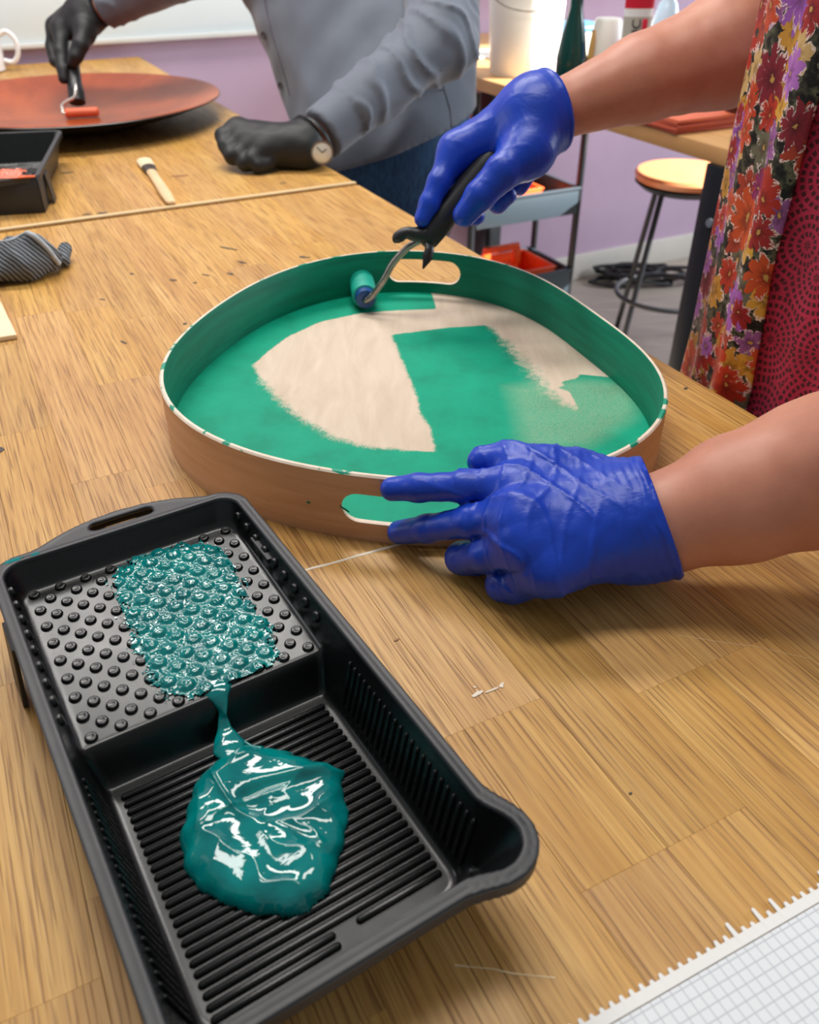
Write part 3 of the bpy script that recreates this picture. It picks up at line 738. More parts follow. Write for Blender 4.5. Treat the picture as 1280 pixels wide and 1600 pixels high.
# joints ------------------------------------------------------------
lw0, lw1, lel = P(1030, 820, .046), P(1280, 738, .085), P(1440, 690, .125)
lsh = uv(0.27, 0.77, T + 0.50)
rw0, rw1, rel = D(862, 176, .82), D(1000, 124, .835), D(1225, 52, .86)
rsh = uv(0.63, 0.77, T + 0.50)
hipz = T - 0.03
def lady_body(p):
    d = chain(p, [lw0 + (lw0 - lw1) * .22, lw0, lw0 + (lw1 - lw0) * .5, lw1, lel, lsh], [.020, .0300, .0385, .0440, .047, .056], .008)
    e = chain(p, [rw0 + (rw0 - rw1) * .2, rw0, rw1, D(1130, 80, .848), rel, rsh], [.016, .0255, .0390, .0520, .054, .058], .010)
    tc = uv(0.45, 0.76, 0)
    tor = ell(p, tc + np.array([0, 0, T + 0.28]), (0.15, 0.15, 0.34)); hip = ell(p, tc + np.array([0, 0, hipz]), (0.14, 0.14, 0.17))
    shl = cap(p, lsh, rsh, 0.065); tor = smin(smin(tor, hip, .08), shl, .08)
    neck = cap(p, tc + np.array([0, 0, T + .5]), tc + np.array([0, 0, T + .66]), .055, .05)
    hc = tc + np.r_[-VV * 0.03, T + .76]; R = np.stack([np.r_[UU, 0], np.r_[-VV, 0], (0, 0, 1)], 1)
    head = smin(ell(p, hc, (.073, .092, .112), R), ell(p, hc + np.r_[-VV * .03, -.07], (.05, .055, .05), R), .03)
    nose = cap(p, hc + np.r_[-VV * .088, .02], hc + np.r_[-VV * .112, -.02], .008, .013); head = smin(head, nose, .012)
    for s in (-1, 1):
        head = smin(head, ell(p, hc + np.r_[UU * .075 * s, -.005], (.01, .02, .03), R), .006)
        eye = nrm(p - (hc + np.r_[UU * .031 * s - VV * .088, .018]).astype(np.float32)) - .014; head = smax(head, -eye, .01)
    d = np.minimum(d, e); d = smin(smin(d, tor, .03), smin(neck, head, .03), .03)
    for s in (-1, 1):
        kn = tc + np.r_[UU * .08 * s, .50]; d = smin(d, chain(p, [tc + np.r_[UU * .085 * s, hipz - .05], kn, tc + np.r_[UU * .085 * s, .09]], [.085, .058, .04], .03), .03)
        d = smin(d, cap(p, tc + np.r_[UU * .085 * s + VV * .03, .045], tc + np.r_[UU * .09 * s - VV * .15, .03], .04, .03), .03)
    return d + 0.0003 * NZ(p, 40)
lo, hi = bounds([lw0, rw0, lel, rel, lsh, rsh, uv(.45, .76, 0.03), uv(.45, .76, T + .92)], 0.13); lo[2] = -0.005
body = sdf_obj('body', lady_body, lo, hi, 0.0042, M_SKIN, lady, 3)
# hair cap
hc = uv(0.45, 0.76, T + .76) + np.r_[-VV * 0.03, 0]; Rh = np.stack([np.r_[UU, 0], np.r_[-VV, 0], (0, 0, 1)], 1)
sdf_obj('hair', lambda p: np.maximum(smin(ell(p, hc + np.r_[VV * .012, .012], (.088, .1, .122), Rh), cap(p, hc + np.r_[VV * .07, 0], hc + np.r_[VV * .06, -.16], .06, .05), .04) + .003 * NZ(p, 30),
        -np.maximum(ell(p, hc + np.r_[-VV * .10, -.05], (.07, .08, .1), Rh), -1)), hc - .26, hc + .2, .008, mat('brown_hair', (84, 58, 42), 0.5, var=.2, vscale=60), lady)
# ---- left glove (fingers on the tray, wrist at the right)
def hand_sdf(wrist, fingers, palm_r, kw=.014):
    """fingers: list of (points, radii); the first point of each is its knuckle"""
    def f(p):
        palm = None
        for i, (pts, rad) in enumerate(fingers):
            e = cap(p, wrist[0], pts[0], wrist[1], palm_r[i]); palm = e if palm is None else smin(palm, e, .02)
        d = palm
        out = palm
        for pts, rad in fingers: out = np.minimum(out, smin(palm, chain(p, pts, rad, .004), kw))
        return out
    return f
lf = [([P(812, 760, .062), P(725, 760, .060), P(655, 762, .054), P(613, 764, .049)], [.0118, .0098, .0090, .0080]),
      ([P(815, 808, .058), P(735, 815, .045), P(668, 826, .026), P(624, 832, .0125)], [.0118, .0100, .0092, .0082]),
      ([P(825, 850, .048), P(762, 866, .030), P(722, 872, .0135), P(745, 880, .010)], [.0120, .0112, .0105, .0088]),
      ([P(862, 892, .038), P(808, 914, .0165), P(785, 915, .0120), P(800, 920, .010)], [.0112, .0105, .0098, .0085]),
      ([P(905, 745, .060), P(850, 727, .068), P(795, 718, .067), P(752, 720, .0635)], [.0150, .0128, .0112, .0090])]
lwr = P(1000, 815, .046); lax = (lw1 - lw0); lax /= np.linalg.norm(lax)
hf = hand_sdf((lwr, .027), lf, [.0150, .0155, .0150, .0135, .0145])
cuff_c = P(1040, 818, .047)
def wr_fun(p, c, ax, seed_n, amp=1.0):
    s = (p - c.astype(np.float32)) @ ax.astype(np.float32)           # distance up the arm from the cuff
    n = seed_n(p, 9); ring = np.sin(s * 1150 + n * 4.5 + NZ2(p, 25) * 2) * np.exp(-np.maximum(-s, 0) / 0.022)
    e2 = np.cross(np.array([0, 0, 1.0]), ax).astype(np.float32); q2 = (p - c.astype(np.float32)) @ e2
    fold = np.clip(1 - np.abs(np.sin(s * 120 + q2 * 130 + 2.2 * n + 0.9 * NZ3(p, 20))) * 2.4, 0, 1) + 0.6 * np.clip(1 - np.abs(np.sin(s * 210 - q2 * 90 + 2.6 * NZ2(p, 8))) * 2.8, 0, 1)
    hand = 1 / (1 + np.exp((s + 0.030) / 0.012)) * 1 / (1 + np.exp(-(s + 0.115) / 0.012))
    return amp * (-0.00045 * ring - 0.0013 * fold * hand - 0.0002 * NZ2(p, 60))
def lglove(p):
    d = smin(hf(p), cap(p, lwr, cuff_c + lax * .02, .0290, .0345), .02)
    s = (p - cuff_c.astype(np.float32)) @ lax.astype(np.float32)
    d = d + wr_fun(p, cuff_c, lax, NZ) - 0.0010 * np.exp(-(s + .003) ** 2 / .002 ** 2)
    return np.maximum(d, s)
lo, hi = bounds([q for a, _ in lf for q in a] + [cuff_c], .045); lo[2] = T + .0003
g1 = sdf_obj('glove', lambda p: np.maximum(lglove(p), T + 0.0012 - p[:, 2]), lo, hi, .0013, M_BLUE, lady, 2); g1['label'] = 'blue nitrile glove on the hand steadying the tray'
# ---- right glove (holding the roller handle)
rf = [([D(714, 236, .835), D(686, 285, .828), D(671, 318, .828), D(660, 342, .830)], [.0150, .0112, .0098, .0080]),
      ([D(740, 222, .855), D(712, 290, .862), D(728, 335, .850), D(744, 338, .845)], [.0145, .0110, .0098, .0088]),
      ([D(768, 212, .868), D(756, 288, .882), D(778, 318, .868), D(794, 306, .862)], [.0140, .0105, .0095, .0085]),
      ([D(796, 206, .875), D(790, 270, .890), D(812, 290, .880), D(822, 280, .876)], [.0130, .0095, .0088, .0080]),
      ([D(826, 236, .805), D(786, 268, .795), D(750, 306, .798), D(726, 336, .806)], [.0215, .0165, .0140, .0112])]
rwr = D(838, 182, .82); rax = rw1 - rw0; rax /= np.linalg.norm(rax)
hf2 = hand_sdf((rwr, .027), rf, [.0165, .0165, .0155, .0145, .0230], .016)
cuff2 = D(869, 172, .82)
def rglove(p):
    d = smin(hf2(p), cap(p, rwr, cuff2 + rax * .02, .0275, .0285), .025)
    s = (p - cuff2.astype(np.float32)) @ rax.astype(np.float32)
    d = d + 0.30 * wr_fun(p, cuff2, rax, NZ3) - 0.0014 * np.exp(-(s + .003) ** 2 / .0025 ** 2)
    return np.maximum(d, s)
lo, hi = bounds([q for a, _ in rf for q in a] + [cuff2], .05)
g2 = sdf_obj('glove', rglove, lo, hi, .0016, M_BLUE, lady, 2); g2['label'] = 'blue nitrile glove gripping the roller handle'
# ---- clothes: a tube around the body, param by angle and height, with folds
TC = uv(0.452, 0.732, 0)[:2]
def dress_pt(a, z, grow=0.0):
    """a = 0 looks along -V (to the table), + towards +U"""
    zz = (z - T); au = 0.158 + 0.02 * np.clip(-zz / 0.5, 0, 1); av = 0.150 + 0.03 * np.clip(-zz / 0.5, 0, 1)
    n = 2.5; ca, sa = np.cos(a), np.sin(a); r = (np.abs(ca / av) ** n + np.abs(sa / au) ** n) ** (-1 / n)
    fo = 0.006 * np.sin(a * 9 + 0.8 * np.sin(z * 5)) + 0.004 * np.sin(a * 17 + 1.3 + z * 2); fo = fo * np.clip(0.9 - zz * 0.8, 0.4, 1.4)
    r = r + fo + grow
    return np.stack([TC[0] + UU[0] * sa * r - VV[0] * ca * r, TC[1] + UU[1] * sa * r - VV[1] * ca * r, z], -1)
def sheet(name, fa, z0, z1, na, nz, grow, m, parent, thick=0.0016, closed=False, uvw=True):
    """fa(t, z) -> angle, t in 0..1"""
    t = np.linspace(0, 1, na); z = np.linspace(z0, z1, nz); Tt, Z = np.meshgrid(t, z, indexing='ij')
    A = fa(Tt, Z); vo = dress_pt(A, Z, grow); vi = dress_pt(A, Z, grow - thick)
    V = np.concatenate([vo.reshape(-1, 3), vi.reshape(-1, 3)]); I = np.arange(na * nz).reshape(na, nz); O = na * nz; F = []
    q = np.stack([I[:-1, :-1], I[1:, :-1], I[1:, 1:], I[:-1, 1:]], -1).reshape(-1, 4); F += [q[:, ::-1], q + O]
    for e in (I[0], I[-1], I[:, 0], I[:, -1]): F.append(np.stack([e[:-1], e[1:], e[1:] + O, e[:-1] + O], 1))
    F = np.concatenate(F); me = mesh_np(name, V, F, m)
    bm = bmesh.new(); bm.from_mesh(me); bmesh.ops.recalc_face_normals(bm, faces=bm.faces); bm.to_mesh(me); bm.free()
    s = np.tile((A * 0.17).ravel(), 2); h = np.tile(Z.ravel(), 2)
    for nm, arr in (('cloth_s', s), ('cloth_h', h)):
        at = me.attributes.new(nm, 'FLOAT', 'POINT'); at.data.foreach_set('value', arr.astype(np.float32))
    return obj(name, me, parent)
# red print: dotted rings and lines
k = NT('red_print'); sv = k.n('ShaderNodeCombineXYZ', i_0=k.attr('cloth_s'), i_1=k.attr('cloth_h')).outputs[0]
sv = k.vmath('ADD', sv, k.scale(k.vmath('SUBTRACT', k.noise(sv, 14, 2, out=1), (0.5, 0.5, 0.5)), (0.012, 0.012, 0)))
vo = k.n('ShaderNodeTexVoronoi', voronoi_dimensions='2D', i_Scale=15.0, i_Randomness=0.75); k.put(vo.inputs['Vector'], sv)
dist = vo.outputs['Distance']; rel_ = k.vmath('SUBTRACT', k.scale(sv, (15, 15, 0)), k.scale(vo.outputs['Position'], (15, 15, 0)))
sx = k.n('ShaderNodeSeparateXYZ'); k.put(sx.inputs[0], rel_); ang = k.math('ARCTAN2', sx.outputs[1], sx.outputs[0])
ring = k.math('SINE', k.math('MULTIPLY', dist, 62.0)); ni = k.math('ADD', 6.0, k.math('MULTIPLY', k.math('FLOOR', k.math('MULTIPLY', dist, 9.87)), 7.0))
dash = k.math('SINE', k.math('MULTIPLY', ang, ni))
dots = k.math('MULTIPLY', k.math('GREATER_THAN', ring, -0.15), k.math('GREATER_THAN', dash, -0.45))
dots = k.math('MULTIPLY', dots, k.math('LESS_THAN', dist, 0.78))
k.base(k.mix(dots, k.ramp(k.noise(sv, 30, 2), [(.3, lin((176, 22, 62))), (.7, lin((206, 40, 84)))]), lin((86, 8, 30)))); k.rough(0.75); k.b.inputs['Sheen Weight'].default_value = 0.15; M_RED = k.m
# flower print
k = NT('flower_print'); sv = k.n('ShaderNodeCombineXYZ', i_0=k.attr('cloth_s'), i_1=k.attr('cloth_h')).outputs[0]
wob = k.scale(k.vmath('SUBTRACT', k.noise(sv, 70, 2, out=1), (0.5, 0.5, 0.5)), (0.012, 0.012, 0)); wob2 = k.scale(k.vmath('SUBTRACT', k.noise(sv, 260, 2, out=1), (0.5, 0.5, 0.5)), (0.005, 0.005, 0))
svw = k.vmath('ADD', k.vmath('ADD', sv, wob), wob2)
base = k.ramp(k.noise(sv, 90, 4), [(0.42, lin((18, 14, 16))), (0.5, lin((50, 50, 40))), (0.60, lin((104, 100, 78))), (0.64, lin((20, 16, 18)))])
def flowers(col_in, scale, off, pal, npet, size, rnd=0.85):
    q = k.vmath('ADD', svw, off); v = k.n('ShaderNodeTexVoronoi', voronoi_dimensions='2D', i_Scale=scale, i_Randomness=rnd); k.put(v.inputs['Vector'], q)
    rl = k.vmath('SUBTRACT', k.scale(q, (scale, scale, 0)), k.scale(v.outputs['Position'], (scale, scale, 0)))
    s_ = k.n('ShaderNodeSeparateXYZ'); k.put(s_.inputs[0], rl); an = k.math('ARCTAN2', s_.outputs[1], s_.outputs[0])
    sc_ = k.n('ShaderNodeSeparateColor'); k.put(sc_.inputs[0], v.outputs['Color'])
    an = k.math('ADD', an, k.math('MULTIPLY', sc_.outputs[2], 6.28)); pet = k.math('POWER', k.math('ABSOLUTE', k.math('COSINE', k.math('MULTIPLY', an, npet / 2))), 0.6)
    R = k.math('MULTIPLY', k.math('ADD', 0.45, k.math('MULTIPLY', pet, 0.55)), k.math('MULTIPLY', size, k.math('ADD', 0.7, k.math('MULTIPLY', sc_.outputs[1], 0.5))))
    t = k.math('DIVIDE', v.outputs['Distance'], R); inside = k.math('LESS_THAN', t, 1.0)
    bc = k.ramp(sc_.outputs[0], [(i / len(pal), lin(c)) for i, c in enumerate(pal)], 'CONSTANT')
    dk = k.mix(0.72, bc, lin((58, 6, 14))); streak = k.math('ABSOLUTE', k.math('SINE', k.math('MULTIPLY', an, npet * 2.5)))
    c = k.mix(k.ramp(k.math('ADD', t, k.math('MULTIPLY', streak, 0.12)), [(0.18, (0, 0, 0)), (0.62, (1, 1, 1))]), dk, bc)
    hi_ = k.math('MULTIPLY', k.math('GREATER_THAN', k.math('ADD', t, k.math('MULTIPLY', streak, 0.22)), 1.02), k.math('GREATER_THAN', k.noise(sv, 60, 2), 0.5))
    c = k.mix(k.math('MULTIPLY', hi_, 0.8), c, lin((236, 214, 206))); c = k.mix(k.math('LESS_THAN', t, 0.13), c, lin((196, 150, 80)))
    return k.mix(inside, col_in, c)
col = flowers(base, 28.0, (0.0, 0.0, 0), [(196, 140, 50), (110, 104, 84), (206, 168, 110), (170, 60, 40), (216, 160, 60), (150, 90, 150)], 6, 0.50)
col = flowers(col, 17.0, (0.31, 0.17, 0), [(176, 44, 30), (164, 92, 178), (188, 62, 30), (150, 30, 60), (150, 84, 170), (204, 78, 36), (130, 30, 44)], 9, 0.46)
col = flowers(col, 20.0, (0.77, 0.53, 0), [(186, 54, 34), (156, 36, 36), (176, 108, 190), (200, 76, 40), (140, 40, 90)], 8, 0.34, 1.0)
k.base(col); k.rough(0.55); k.b.inputs['Specular IOR Level'].default_value = 0.3; M_FLOWER = k.m
dress = sheet('dress', lambda t, z: -3.1 + 6.2 * t, 0.42, T + 0.50, 260, 60, 0.0, M_RED, lady); dress['label'] = 'crimson dress printed with dark dotted rings'
def split(z):                 # angle where the floral cloth ends and the red shows
    return np.interp(z - T, [-0.5, 0.0, 0.12, 0.25, 0.34, 0.5], [.10, .10, .14, .12, -.05, -.6])
apron = sheet('apron', lambda t, z: split(z) + t * (2.6 - split(z)), 0.46, T + 0.50, 150, 60, 0.006, M_FLOWER, lady); apron['label'] = 'floral apron panel of red, purple and yellow blooms on black'
M_BLACKCLOTH = mat('black_cotton', (26, 26, 30), 0.85, bump=.3, bscale=900)
for sh_, el_ in ((lsh, lel), (rsh, rel)):
    tube('sleeve', smooth_path([sh_ + (0, 0, .03), sh_, sh_ + (el_ - sh_) * .4, sh_ + (el_ - sh_) * .90], 4), [.05, .078, .074, .068, .064], M_BLACKCLOTH, lady, 20)

# ================================================================== GREEN PAINT ROLLER
M_DARKPL = plastic('dark_plastic', (30, 29, 32), 0.35)
M_STEEL = mat('worn_steel', (150, 146, 140), 0.28, 1.0, var=.3, vscale=60)
k = NT('green_foam'); co = k.obj(); k.base(k.ramp(k.noise(co, 120, 3), [(.3, lin((0, 150, 128))), (.7, lin((0, 172, 148)))])); k.rough(0.5); k.bump(k.noise(co, 1100, 3), 0.5, 0.0008); M_GFOAM = k.m
ra, rb = P(571, 466, FZ + .0145), P(571, 466, FZ + .0145) + np.array([-0.012, 0.092, 0.0])
roll = thing('paint_roller', 'small foam roller loaded with green paint inside the round tray', 'paint roller', (ra[0], ra[1], T + FZ))
ax = (rb - ra) / np.linalg.norm(rb - ra)
def along(a, ax, prof, n=28): return [a + ax * s for s, _ in prof], [r for _, r in prof]
pts, rd = along(ra, ax, [(0.004, .0115), (0.0045, .0128), (0.007, .0136), (0.080, .0136), (0.086, .0124), (0.090, .009), (0.092, .003)])
tube('foam_sleeve', pts, rd, M_GFOAM, roll, 28)
pts, rd = along(ra, ax, [(-0.004, .0075), (-0.0035, .0098), (0.004, .0112), (0.006, .0112)]); tube('end_cap', pts, rd, mat('blue_cap', (18, 70, 130), 0.3), roll, 24)
wp_ = smooth_path([ra + ax * .01, ra - ax * .006, D(584, 459, .885), D(600, 437, .872), D(614, 412, .862), D(636, 388, .852), D(656, 376, .846), D(668, 366, .843)], 6)
tube('wire', wp_, .0034, M_STEEL, roll, 12)
h0, h1 = D(658, 380, .846), D(752, 268, .832)
hp = smooth_path([h0, h0 + (h1 - h0) * .12, h0 + (h1 - h0) * .45, h1, h1 + (h1 - h0) * .45], 5)
tube('handle', hp, [.010, .0135, .0140, .0125, .0130, .010], M_DARKPL, roll, 18)
tube('guard', smooth_path([D(664, 366, .838), D(648, 366, .836), D(634, 364, .834), D(622, 372, .836), D(622, 379, .838)], 5), [.0085, .0070, .0058, .0062, .0035], M_DARKPL, roll, 12)
tube('hook', smooth_path([D(664, 374, .838), D(671, 388, .836), D(668, 402, .836), D(661, 420, .836)], 5), [.0022, .0050, .0055, .0008], M_DARKPL, roll, 10, .5)
# ================================================================== PERSON IN THE GREY SHIRT
k = NT('grey_shirt'); co = k.obj(); f = k.noise(co, 9, 4)
k.base(k.ramp(f, [(.3, lin((92, 99, 112))), (.7, lin((106, 114, 128)))])); k.rough(0.7); k.b.inputs['Sheen Weight'].default_value = 0.2
k.bump(k.noise(k.scale(co, (1, 1, 1)), 1500, 2), 0.15, 0.0004); M_SHIRT = k.m
k = NT('denim'); co = k.obj(); k.base(k.ramp(k.noise(k.scale(co, (200, 200, 30)), 1.0, 4), [(.3, lin((28, 62, 100))), (.7, lin((54, 96, 138)))])); k.rough(0.8); M_DENIM = k.m
M_BGLOVE = glove_mat('black_nitrile', (30, 31, 33), 0.55, 0.2)
MB = D(610, 240, 1.78); MB[2] = 0
man = thing('person', 'standing person in grey shirt and jeans with black gloves', 'person', MB)
c1a, c1b, c2a, c2b = D(505, -40, 1.74), D(585, 215, 1.75), D(622, -40, 1.74), D(630, 215, 1.75)
m_sh, m_el, m_wr = D(700, -250, 1.66), D(686, 62, 1.50), D(494, 216, 1.43)
n_sh, n_el, n_wr = D(430, -260, 1.66), D(300, -60, 1.69), D(150, 20, 1.76)
chest1, chest2 = D(500, -260, 1.72), D(640, -260, 1.72)
hipL, hipR = c1b + np.array([0.03, 0.0, -0.12]), c2b + np.array([0.0, 0.0, -0.12])
def torso(p, g=0.0):
    d = smin(chain(p, [chest1, c1a, c1b], [.15, .158, .15], .05), chain(p, [chest2, c2a, c2b], [.15, .158, .15], .05), .08)
    return d - g
def arm1(p, g=0.0): return chain(p, [m_sh, m_el, m_wr], [.066, .054, .034], .03) - g
def arm2(p, g=0.0): return chain(p, [n_sh, n_el, n_wr], [.064, .050, .031], .03) - g
mc = (chest1 + chest2) / 2 + np.array([0, 0, .18]); fd = -VV
hm = mc + np.r_[fd * .06, .20]; Rm = np.stack([np.r_[UU, 0], np.r_[fd, 0], (0, 0, 1)], 1)
def man_body(p):
    d = np.minimum(smin(torso(p, -.024), arm1(p, -.008), .02), smin(torso(p, -.024), arm2(p, -.008), .02))
    d = smin(d, cap(p, mc - (0, 0, .1), hm - (0, 0, .06), .065, .055), .03)
    head = smin(ell(p, hm, (.078, .098, .118), Rm), ell(p, hm + np.r_[fd * .03, -.075], (.055, .06, .05), Rm), .03)
    head = smin(head, cap(p, hm + np.r_[fd * .094, .02], hm + np.r_[fd * .12, -.02], .009, .014), .012)
    for s in (-1, 1):
        head = smin(head, ell(p, hm + np.r_[UU * .08 * s, -.005], (.01, .02, .032), Rm), .006)
        head = smax(head, -(nrm(p - (hm + np.r_[UU * .033 * s + fd * .094, .018]).astype(np.float32)) - .014), .01)
    d = smin(d, head, .03)
    for q in (hipL, hipR):
        ft = np.array([q[0] + .02, q[1], .09]); d = smin(d, chain(p, [q, (q + ft) / 2, ft], [.08, .058, .04], .03), .04)
        d = smin(d, cap(p, ft - (0, 0, .045), ft + np.r_[fd * .15, -.055], .04, .032), .03)
    return d
lo, hi = bounds([n_wr, m_wr, m_sh, hm + (0, 0, .05), hipR, MB], .2); lo[2] = -.005
sdf_obj('body', man_body, lo, hi, .008, M_SKIN, man, 3)
sdf_obj('hair', lambda p: np.maximum(ell(p, hm + np.r_[-fd * .012, .014], (.088, .106, .122), Rm) + .003 * NZ(p, 30), -ell(p, hm + np.r_[fd * .09, -.06], (.085, .09, .11), Rm)), hm - .2, hm + .2, .008, mat('dark_hair', (46, 38, 34), .5, var=.2, vscale=60), man)
def shirt(p):
    n = NZ(p, 5); q = p @ np.array([16, 20, 26], np.float32)
    t = torso(p) + 0.0035 * np.sin(p @ np.array([30, 6, -12], np.float32) + 2 * n) + 0.002 * NZ2(p, 10)
    hz = T - 0.035 + 0.10 * np.clip((p[:, 0] + .05) / .3, -1, 1)
    t = np.maximum(t, (hz - p[:, 2]) * .9)
    fo = np.clip(1 - 1.5 * np.abs(np.sin(p @ np.array([48, 10, 52], np.float32) + 2.2 * NZ2(p, 7))), 0, 1)
    a = arm1(p, .006) - .006 * fo + .004 * NZ3(p, 9); s = (p - m_wr.astype(np.float32)) @ ((m_el - m_wr) / np.linalg.norm(m_el - m_wr)).astype(np.float32)
    cuffb = np.clip(1 - s / .075, 0, 1) > 0
    a = np.where(s < .072, chain(p, [m_wr, m_wr + (m_el - m_wr) * .5], [.043, .0455], .01), a)
    a = np.maximum(a, .012 - s)
    b = arm2(p, .006) - .003 * fo; s2 = (p - n_wr.astype(np.float32)) @ ((n_el - n_wr) / np.linalg.norm(n_el - n_wr)).astype(np.float32)
    b = np.maximum(b, .02 - s2)
    return np.minimum(smin(t, a, .006), smin(t, b, .01))
lo, hi = bounds([n_wr, m_wr, m_sh, n_sh, chest1, chest2, hipR], .19); lo[2] = T - .2
shirt_o = sdf_obj('shirt', shirt, lo, hi, .0052, M_SHIRT, man, 2)
def jeans(p):
    d = smin(torso(p, -.014), cap(p, hipL, hipR, .12), .05); d = np.maximum(d, p[:, 2] - (T + .03))
    for q in (hipL, hipR):
        ft = np.array([q[0] + .02, q[1], .10]); d = smin(d, chain(p, [q, (q + ft) / 2, ft], [.095, .075, .062], .03), .03)
    return np.maximum(d + .002 * NZ2(p, 9), .05 - p[:, 2])
lo, hi = bounds([hipL, hipR, c1b, c2b], .2); lo[2] = 0.03
sdf_obj('jeans', jeans, lo, hi, .009, M_DENIM, man, 2)
# placket buttons
def on_shirt(x, y):
    a = 1.2
    for _ in range(90):
        q = D(x, y, a)
        d = float(shirt(q[None].astype(np.float32))[0])
        if d < .0008: break
        a += max(d * .7, .0006)
    return q
M_BTN = mat('dark_button', (62, 54, 58), .35); M_THREAD = mat('placket_seam', (84, 80, 90), .8)
for x, y in ((413, 55), (439, 134)):
    q = on_shirt(x, y); nr = Vector((-.55, -.8, .1)).to_track_quat('Z', 'Y').to_matrix().to_4x4()
    lathe('button', [(0, -.001), (.0065, -.001), (.007, .001), (.0062, .0022), (.0045, .0016), (0, .0016)], M_BTN, shirt_o, q + np.array([-.0006, -.001, 0]), 20, nr)
tube('placket_seam', [on_shirt(x, y) for x, y in ((412, -8), (418, 20), (425, 52), (435, 85), (445, 118), (453, 150))], .0011, M_THREAD, shirt_o, 6)
tube('side_seam', [on_shirt(x, y) for x, y in ((689, 110), (694, 140), (703, 170), (706, 200))], .0011, M_THREAD, shirt_o, 6)
# resting fist
fw = D(474, 230, 1.415)
ff = [([D(372, 206, 1.425), D(349, 212, 1.410), D(352, 228, 1.400), D(372, 238, 1.405)], [.019, .0135, .012, .012]),
      ([D(382, 220, 1.415), D(356, 230, 1.400), D(362, 244, 1.393), D(385, 250, 1.400)], [.020, .0140, .0125, .012]),
      ([D(397, 230, 1.405), D(372, 243, 1.393), D(382, 255, 1.390), D(400, 256, 1.400)], [.020, .0140, .0125, .012]),
      ([D(415, 236, 1.400), D(394, 250, 1.387), D(404, 259, 1.387), D(420, 256, 1.395)], [.019, .0130, .012, .011])]
hfm = hand_sdf((fw, .029), ff, [.022, .022, .022, .020], .012)
cax = (m_el - m_wr); cax /= np.linalg.norm(cax); cc_ = D(472, 219, 1.422)
def mglove(p):
    d = smin(hfm(p), cap(p, fw, cc_ + cax * .03, .029, .031), .02) + .0008 * NZ2(p, 30)
    return np.maximum(d, (p - (cc_ + cax * .012).astype(np.float32)) @ cax.astype(np.float32))
lo, hi = bounds([q for a, _ in ff for q in a] + [cc_], .05); lo[2] = max(lo[2], T + .0005)
g = sdf_obj('glove', lambda p: np.maximum(mglove(p), T + .0015 - p[:, 2]), lo, hi, .0028, M_BGLOVE, man, 2); g['label'] = 'black glove on the fist resting on the table'
# ribbed cuff, watch
tube('glove_cuff', [cc_ + cax * s for s in np.linspace(-.012, .02, 17)], [.0325 + .0018 * (i % 2) for i in range(17)], mat('glove_rib', (22, 22, 24), .6), g, 28)
wc = D(503, 238, 1.378); wn_ = (np.array([0, 0, T + HC]) - wc); wn_ = wn_ / np.linalg.norm(wn_) + np.array([.1, 0, -.1])
Mw = Vector(wn_).to_track_quat('Z', 'Y').to_matrix().to_4x4()
wa = lathe('watch', [(0, -.004), (.016, -.004), (.0175, -.002), (.0175, .003), (.0158, .0042), (0, .0042)], mat('watch_face', (226, 226, 214), .15, 0.1), man, wc, 36, Mw)
lathe('watch_bezel', [(.0158, .003), (.0182, .003), (.0182, .0052), (.0158, .0052)], M_STEEL, wa, wc, 36, Mw)
wcen = m_wr + cax * .002; e1_ = np.cross(cax, (0, 0, 1.0)); e1_ /= np.linalg.norm(e1_); e2_ = np.cross(cax, e1_)
tube('watch_strap', [wcen + .0365 * (e1_ * math.cos(t) + e2_ * math.sin(t)) for t in np.linspace(0, 2 * math.pi, 33)], .006, mat('black_strap', (24, 24, 26), .5), wa, 8, .35)
for an_, ln_ in ((.6, .009), (2.3, .012)):
    c0_ = Vector(wc.tolist()) + Mw @ Vector((0, 0, .0048)); c1_ = c0_ + Mw @ Vector((math.cos(an_) * ln_, math.sin(an_) * ln_, 0)); tube('watch_hand', [np.array(c0_), np.array(c1_)], .0006, mat('black_strap', (24, 24, 26)), wa, 6)
# hand over the bowl
gw = D(134, 22, 1.76)
gf = [([D(97, 48, 1.755), D(94, 82, 1.740), D(98, 108, 1.735), D(99, 124, 1.735)], [.019, .0130, .0115, .0095]),
      ([D(88, 42, 1.775), D(80, 72, 1.775), D(86, 96, 1.770), D(96, 104, 1.765)], [.018, .0120, .011, .010]),
      ([D(96, 36, 1.795), D(84, 66, 1.805), D(92, 90, 1.800), D(104, 98, 1.790)], [.018, .0120, .011, .010]),
      ([D(132, 48, 1.740), D(126, 70, 1.725), D(118, 88, 1.725), D(114, 97, 1.730)], [.022, .0160, .0140, .012])]
hfn = hand_sdf((gw, .030), gf, [.021, .020, .019, .023], .012)
nax = (n_el - n_wr); nax /= np.linalg.norm(nax)
def nglove(p):
    d = smin(hfn(p), cap(p, gw, n_wr + nax * .06, .030, .034), .02) + .0008 * NZ2(p, 30)
    return np.maximum(d, (p - (n_wr + nax * .012).astype(np.float32)) @ nax.astype(np.float32))
lo, hi = bounds([q for a, _ in gf for q in a] + [n_wr], .055)
g = sdf_obj('glove', nglove, lo, hi, .0034, M_BGLOVE, man, 2); g['label'] = 'black glove holding the copper roller over the bowl'

